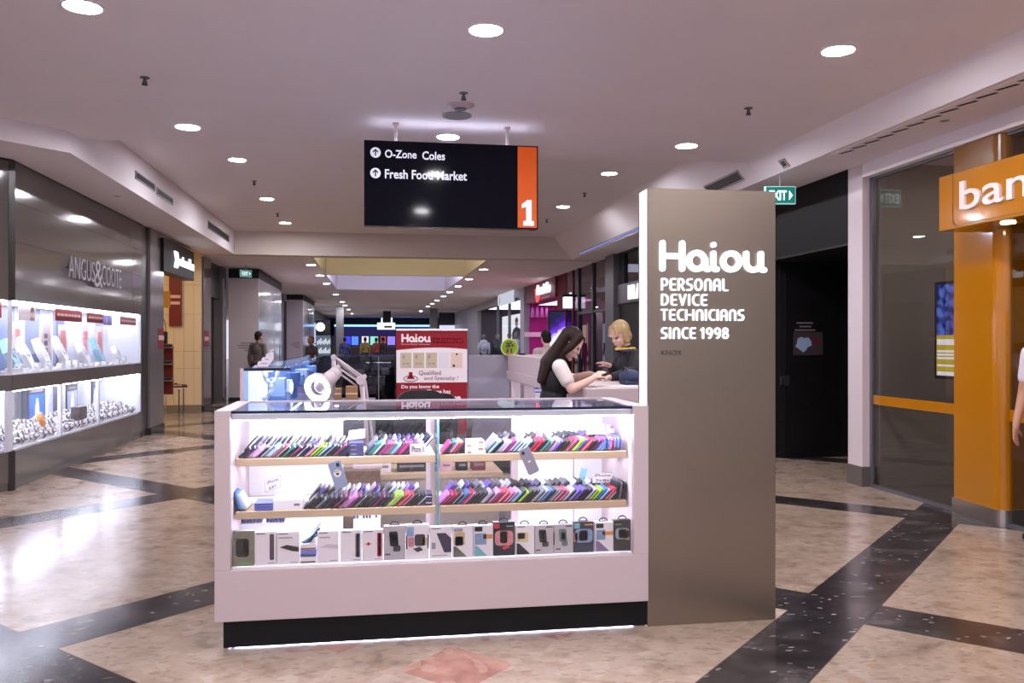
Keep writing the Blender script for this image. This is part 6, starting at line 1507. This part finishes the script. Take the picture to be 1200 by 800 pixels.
mb = MB(); mb.box(p.x-.03, p.x+.03, 9.66, 9.70, 1.30, 1.318, bev=.003); mb.box(p.x-.008, p.x+.008, 9.678, 9.69, 1.318, p.z-.09); make('base', mb, mat('terracotta', (190, 110, 84), .7), t)
a = onY(611, 416, 9.66); mb = MB(); mb.box(a.x-.03, a.x+.04, 9.62, 9.68, 1.30, 1.315, bev=.003); one('stapler', 'small dark object lying beside the round green disc', 'desk item', mb, BLACKM, (a.x, 9.65, 1.3))

# ================================================================== people
def blob(parts, voxel, smooth=6):
    mb = MB()
    for p in parts:
        if p[0] == 'c': mb.cap(p[1], p[2], p[3], p[4], seg=14)
        else: mb.ball(p[1], p[2], seg=18, rot=p[3] if len(p) > 3 else None)
    me = bpy.data.meshes.new('blob'); me.from_pydata([tuple(v) for v in mb.V], [], mb.F); ob = bpy.data.objects.new('blob', me); COL.objects.link(ob)
    r = ob.modifiers.new('r', 'REMESH'); r.mode = 'VOXEL'; r.voxel_size = voxel
    s = ob.modifiers.new('s', 'SMOOTH'); s.factor = .5; s.iterations = smooth
    dg = bpy.context.evaluated_depsgraph_get(); out = bpy.data.meshes.new_from_object(ob.evaluated_get(dg))
    bpy.data.objects.remove(ob); bpy.data.meshes.remove(me)
    res = MB(); res.V = [v.co.copy() for v in out.vertices]; res.F = [list(p.vertices) for p in out.polygons]; res.M = [0]*len(res.F); res.S = [True]*len(res.F)
    bpy.data.meshes.remove(out)
    return res
def hand_parts(w, d, nrm, s=1.0, curl=40, left=1):
    """palm and five fingers from the wrist w along d; nrm = back of the hand"""
    d = d.normalized(); side = d.cross(nrm).normalized(); nrm = side.cross(d).normalized(); out = []
    k = w+d*.045*s
    rot = Matrix((d, side, nrm)).transposed()
    out.append(('b', k, (.052*s, .040*s, .016*s), rot))
    for i, (o, L_) in enumerate(((.030, .066), (.010, .076), (-.010, .070), (-.029, .054))):
        p = w+d*.085*s+side*o*s*.95; dirv = d; seg = [.46, .30, .24]
        for j in range(3):
            an = R(curl*(.5+.35*j)); dirv = (d*math.cos(an)-nrm*math.sin(an)).normalized(); q = p+dirv*L_*seg[j]*s
            out.append(('c', p, q, .0088*s*(1-.1*j), .0082*s*(1-.1*j))); p = q
    p = w+d*.03*s+side*.034*s*left; q = p+(d*.7+side*.6*left-nrm*.3).normalized()*.036*s; r = q+(d*.95-nrm*.3+side*.1*left).normalized()*.03*s
    out += [('c', p, q, .011*s, .0095*s), ('c', q, r, .0095*s, .008*s)]
    return out
def person(loc, rz, label, h=1.70, lean=0, pitch=0, yaw=0, skin='skin', hair=('short', (40, 28, 24)), top=(90, 90, 96), sleeve='short', trousers=(40, 42, 56), arms=None, vest=None, voxel=.009, female=False, face=True, shoes=(30, 28, 30), extra=None):
    s = h/1.70; rootp = thing('person', label, 'person', loc, R(rz))
    Lm = Matrix.Translation((0, 0, .95*s)) @ Matrix.Rotation(R(lean), 4, 'Y') @ Matrix.Translation((0, 0, -.95*s))
    T = lambda x, y, z: Lm @ V3((x*s, y*s, z*s))
    LR = Lm.to_3x3()
    sw = .155 if female else .18
    SK = mat(skin)
    body = [('b', T(0, 0, .96), (.115*s, .165*s, .13*s), LR), ('b', T(0, 0, 1.12), (.095*s, .125*s, .15*s), LR), ('b', T(.0, 0, 1.28), (.11*s, (sw-.01)*s, .16*s), LR), ('c', T(0, -sw+.03, 1.40), T(0, sw-.03, 1.40), .055*s, .055*s), ('c', T(0, 0, 1.42), T(.02, 0, 1.53), .054*s, .05*s)]
    # head
    nk = T(.015, 0, 1.50); HM = Matrix.Translation(nk) @ Matrix.Rotation(R(yaw), 4, 'Z') @ Matrix.Rotation(R(pitch+lean), 4, 'Y') @ Matrix.Translation((.015*s, 0, .115*s))
    HR = HM.to_3x3(); Hh = lambda x, y, z: HM @ V3((x*s, y*s, z*s))
    body += [('b', Hh(-.008, 0, .03), (.096*s, .076*s, .098*s), HR), ('b', Hh(.025, 0, -.035), (.066*s, .058*s, .082*s), HR), ('c', Hh(-.02, 0, -.06), nk, .045*s, .05*s),
             ('c', Hh(.082, 0, .012), Hh(.098, 0, -.022), .009*s, .0125*s), ('b', Hh(.072, 0, -.105), (.02*s, .022*s, .016*s), HR), ('b', Hh(.083, 0, -.062), (.012*s, .024*s, .006*s), HR), ('b', Hh(.082, 0, -.072), (.011*s, .020*s, .006*s), HR),
             ('c', Hh(.080, -.045, .026), Hh(.084, -.012, .024), .010*s, .010*s), ('c', Hh(.080, .045, .026), Hh(.084, .012, .024), .010*s, .010*s), ('b', Hh(.06, -.04, -.03), (.022*s, .02*s, .022*s), HR), ('b', Hh(.06, .04, -.03), (.022*s, .02*s, .022*s), HR)]
    for sd in (-1, 1): body += [('b', Hh(-.008, sd*.075, -.005), (.018*s, .010*s, .030*s), HR)]
    # legs
    cl_leg = []; cl_top = []; sh = []
    for sd in (-1, 1):
        hp, kn, an = V3((0, sd*.095*s, .90*s)), V3((.02*s, sd*.10*s, .49*s)), V3((-.01*s, sd*.105*s, .09*s))
        body += [('c', hp, kn, .085*s, .055*s), ('c', kn, an, .055*s, .038*s), ('c', an, an+V3((.13*s, sd*.02*s, -.05*s)), .04*s, .03*s)]
        cl_leg += [('c', hp, kn, .098*s, .072*s), ('c', kn, an, .072*s, .056*s)]
        sh += [('c', an+V3((-.03*s, 0, -.045*s)), an+V3((.15*s, sd*.02*s, -.055*s)), .045*s, .035*s)]
    cl_leg.append(('b', V3((0, 0, .95*s)), (.128*s, .178*s, .12*s)))
    cl_top += [('b', T(0, 0, .98), (.130*s, .178*s, .12*s), LR), ('b', T(0, 0, 1.12), (.112*s, .142*s, .16*s), LR), ('b', T(0, 0, 1.28), (.125*s, (sw+.005)*s, .165*s), LR), ('c', T(0, -sw+.03, 1.40), T(0, sw-.03, 1.40), .066*s, .066*s), ('c', T(0, 0, 1.40), T(.012, 0, 1.47), .066*s, .060*s)]
    if female: 
        for sd in (-1, 1): cl_top.append(('b', T(.085, sd*.07, 1.25), (.06*s, .065*s, .07*s), LR))
    arms = arms or {}
    slv = []
    for sd, nm in ((-1, 'r'), (1, 'l')):
        shd = T(0, sd*sw, 1.395)
        el, wr, hd, nn, cu = arms.get(nm, (V3((-.02, sd*(sw+.06), 1.10))*s, V3((.06, sd*(sw+.07), .86))*s, V3((.15, 0, -1)), V3((0, sd, .2)), 25))
        body += [('c', shd, el, .048*s, .040*s), ('c', el, wr, .040*s, .027*s), ('c', wr, wr+hd.normalized()*.03*s, .027*s, .024*s)]
        body += hand_parts(wr+hd.normalized()*.01, hd, nn, s, cu, -sd)
        if sleeve == 'long': slv += [('c', shd, el, .062*s, .054*s), ('c', el, el.lerp(wr, .93), .054*s, .040*s)]
        elif sleeve == 'short': slv += [('c', shd, shd.lerp(el, .62), .064*s, .058*s)]
    b_ = make('body', blob(body, voxel), SK, rootp, local=True)
    tm = mat('cloth_%d_%d_%d' % top, top, .8, noise=.1, nscale=20)
    if vest: 
        make('tee_sleeves', blob(slv+[('c', T(0, -sw+.02, 1.40), T(0, sw-.02, 1.40), .058*s, .058*s)], voxel), tm, rootp, local=True)
        make('vest', blob(cl_top, voxel), mat('cloth_%d_%d_%d' % vest, vest, .8), rootp, local=True)
    else: make('top', blob(cl_top+slv, voxel), tm, rootp, local=True)
    make('trousers', blob(cl_leg, voxel*1.2), mat('cloth_%d_%d_%d' % trousers, trousers, .8), rootp, local=True)
    make('shoes', blob(sh, voxel), mat('cloth_%d_%d_%d' % shoes, shoes, .5), rootp, local=True)
    kind, hcol = hair; hm = mat('hair_%d_%d_%d' % hcol, hcol, .6, spec=.2, noise=.35, nscale=30, stretch=(3, 3, .6))
    hp_ = [('b', Hh(-.022, 0, .045), (.100*s, .084*s, .098*s), HR), ('b', Hh(-.05, 0, -.02), (.062*s, .076*s, .075*s), HR)]
    if kind == 'bob':
        hp_ += [('c', Hh(-.01, sd*.07, .06), Hh(.0, sd*.078, -.06), .032*s, .026*s) for sd in (-1, 1)]+[('c', Hh(.05, .03*sd, .10), Hh(.075, sd*.06, .03), .022*s, .016*s) for sd in (-1, 1)]+[('b', Hh(-.06, 0, -.03), (.05*s, .075*s, .07*s), HR)]
    if kind == 'long':
        for sd in (-1, 1):
            hp_ += [('c', Hh(.03, sd*.055, .085), Hh(.025, sd*.080, -.02), .034*s, .028*s), ('c', Hh(.02, sd*.080, -.01), Hh(-.01, sd*.085, -.15), .032*s, .026*s)]
        for y_ in (-.075, -.04, 0, .04, .075):
            p0 = Hh(-.07, y_, .02); p1 = T(-.085, y_*1.25, 1.42); p2 = T(-.115, y_*1.3, 1.26); hp_ += [('c', p0, p1, .045*s, .048*s), ('c', p1, p2, .044*s, .026*s)]
        hp_ += [('c', Hh(-.02, -.085, -.09), T(.01, -.10, 1.40), .034*s, .022*s)]
    if kind != 'none': make('hair', blob(hp_, voxel, 9), hm, rootp, local=True)
    if face:
        mb = MB()
        for sd in (-1, 1): mb.ball(Hh(.0775, sd*.030, .004), (.010*s, .014*s, .0055*s), seg=10, rot=HR)
        make('eyes', mb, mat('eye_dark', (36, 26, 24), .3), rootp, local=True)
        mb = MB()
        mb.ball(Hh(.091, 0, -.066), (.006*s, .020*s, .006*s), seg=10, rot=HR); make('lips', mb, mat('lip', (176, 96, 92), .5), rootp, local=True)
    if extra: extra(rootp, s, T, Hh, HR)
    return rootp
mat('skin_tan', (190, 140, 112), .55); mat('skin_pale', (224, 182, 168), .55); mat('skin_brown', (130, 86, 62), .55)

# woman in the black vest, facing right over the desk
wl_ = V3((1.285, 6.22, 0))
def loc_(p, base, rz):  # world point -> person's local frame
    return Matrix.Rotation(-R(rz), 3, 'Z') @ (V3(p)-base)
wrz = -4
er, wr_ = loc_(onY(670, 456, 6.02), wl_, wrz), loc_(onY(694, 444, 6.10), wl_, wrz)
el_, wl2 = loc_((1.47, 6.44, 1.15), wl_, wrz), loc_(onY(690, 438, 6.32), wl_, wrz)
hdr = loc_(onY(704, 436, 6.14), wl_, wrz)-wr_
hdl = loc_(onY(704, 440, 6.26), wl_, wrz)-wl2
def phone_hold(root, s, T, Hh, HR): pass
person(wl_, wrz, 'woman with long brown hair in a black vest and white tee working on a phone', 1.545, lean=7, pitch=30, yaw=-12, skin='skin_pale', hair=('long', (42, 26, 23)), top=(226, 212, 210), sleeve='short', vest=(20, 19, 22), trousers=(30, 30, 36), female=True, voxel=.006,
       arms={'r': (er, wr_, hdr, V3((-.35, -.45, .75)), 35), 'l': (el_, wl2, hdl, V3((-.35, .5, .6)), 30)})
p = onY(706, 440, 6.20)
t = thing('smartphone', 'dark smartphone held in the vest woman\'s hands', 'phone', p)
Xp = Matrix.Translation(p) @ Matrix.Rotation(R(-48), 4, 'Y') @ Matrix.Rotation(R(6), 4, 'Z')
mb = MB(); mb.box(-.033, .033, -.07, .07, -.004, .004, bev=.003, X=Xp); make('phone_body', mb, BLACKM, t)
mb = MB(); mb.box(-.03, .03, -.064, .064, .004, .0045, X=Xp); make('screen', mb, BLACKG, t)
# blonde customer leaning on the desk
bl = V3((2.33, 7.42, 0)); brz = 193
er, wr_ = loc_((2.16, 7.55, 1.15), bl, brz), loc_(onY(716, 429, 7.42), bl, brz)
el_, wl2 = loc_((2.20, 7.12, 1.19), bl, brz), loc_((1.99, 7.05, 1.145), bl, brz)
def collar(root, s, T, Hh, HR):
    mb = MB()
    mb.tube([T(.02+.085*math.cos(q), .085*math.sin(q), 1.47+.015*math.cos(q)) for q in [i*math.pi/9 for i in range(-4, 14)]], .012, seg=8); make('yellow_collar', mb, mat('yellow_trim', (226, 206, 40), .6), root, local=True)
    mb = MB(); mb.tube([T(.02+.09*math.cos(q), .09*math.sin(q), 1.455+.015*math.cos(q)) for q in [i*math.pi/9 for i in range(2, 17)]], .016, seg=8); make('purple_collar', mb, mat('purple_trim', (80, 50, 110), .6), root, local=True)
person(bl, brz, 'blonde woman in a dark jacket leaning on the desk by the pylon', 1.62, lean=12, pitch=14, yaw=12, skin='skin_pale', hair=('bob', (184, 156, 116)), top=(30, 27, 34), sleeve='long', trousers=(40, 42, 60), female=True, voxel=.007,
       arms={'r': (er, wr_, loc_(onY(709, 426, 7.40), bl, brz)-wr_, V3((0, -.2, 1)), 30), 'l': (el_, wl2, V3((1, -.2, -.05)), V3((0, 0, 1)), 25)}, extra=collar)
t = thing('shoulder_bag', 'dark blue denim bag resting on the desk before the blonde woman', 'bag', (1.97, 6.45, 1.114))
BX = Matrix.Translation((.0, -.46, 0))
mb = MB(); mb.ball((1.97, 6.92, 1.175), (.085, .12, .058), seg=18, X=BX); mb.box(1.9, 2.04, 6.82, 7.0, 1.1145, 1.15, bev=.015, X=BX); make('bag_body', mb, mat('denim', (52, 62, 92), .8, noise=.2, nscale=60), t)
mb = MB(); mb.tube([V3((1.93, 6.84+.02*i, 1.20+.05*math.sin(i*math.pi/8))) for i in range(9)], .007, seg=6, X=BX); make('bag_handle', mb, mat('denim_dark', (36, 42, 62), .7), t)
# others
p = onY(641, 400, 12.3)
person((p.x, 12.3, 0), 100, 'dark haired person in a dusty pink top beyond the kiosk desk', 1.58, skin='skin_pale', hair=('short', (34, 24, 22)), top=(190, 164, 168), sleeve='long', pitch=12)
p = onY(302.5, 400, 20.6)
person((p.x, 20.6, 0), 60, 'dark haired person in a grey brown top before the pale hoarding', 1.64, skin='skin_tan', hair=('short', (30, 22, 22)), top=(112, 100, 98), sleeve='long', yaw=-15, voxel=.011)
p = onY(365, 400, 22.0)
person((p.x, 22.0, 0), -140, 'person in a dark red jacket with very short hair behind the glass cabinet', 1.56, skin='skin_brown', hair=('short', (70, 46, 36)), top=(44, 24, 32), sleeve='long', yaw=10, voxel=.011)
for i, (px, y, c, lab, h) in enumerate(((404, 40, (52, 60, 110), 'distant person in dark blue near the food court', 1.6), (428, 42, (150, 130, 80), 'distant person in a khaki top near the food court', 1.62), (441, 44, (140, 60, 50), 'distant person in a rust top near the food court', 1.6), (449, 38, (30, 30, 36), 'distant person in black near the food court', 1.6))):
    p = onY(px, 410, y); person((p.x, y, 0), 90+20*i, lab, h, skin='skin_tan', hair=('short', (36, 28, 26)), top=c, sleeve='long', voxel=.016, face=False)
# shopper cut by the right edge of the view
person((4.84, 5.46, 0), 200, 'person in a white tee and pink shorts passing the orange column', 1.66, skin='skin_tan', hair=('short', (60, 44, 38)), top=(226, 216, 224), sleeve='short', trousers=(196, 120, 130))
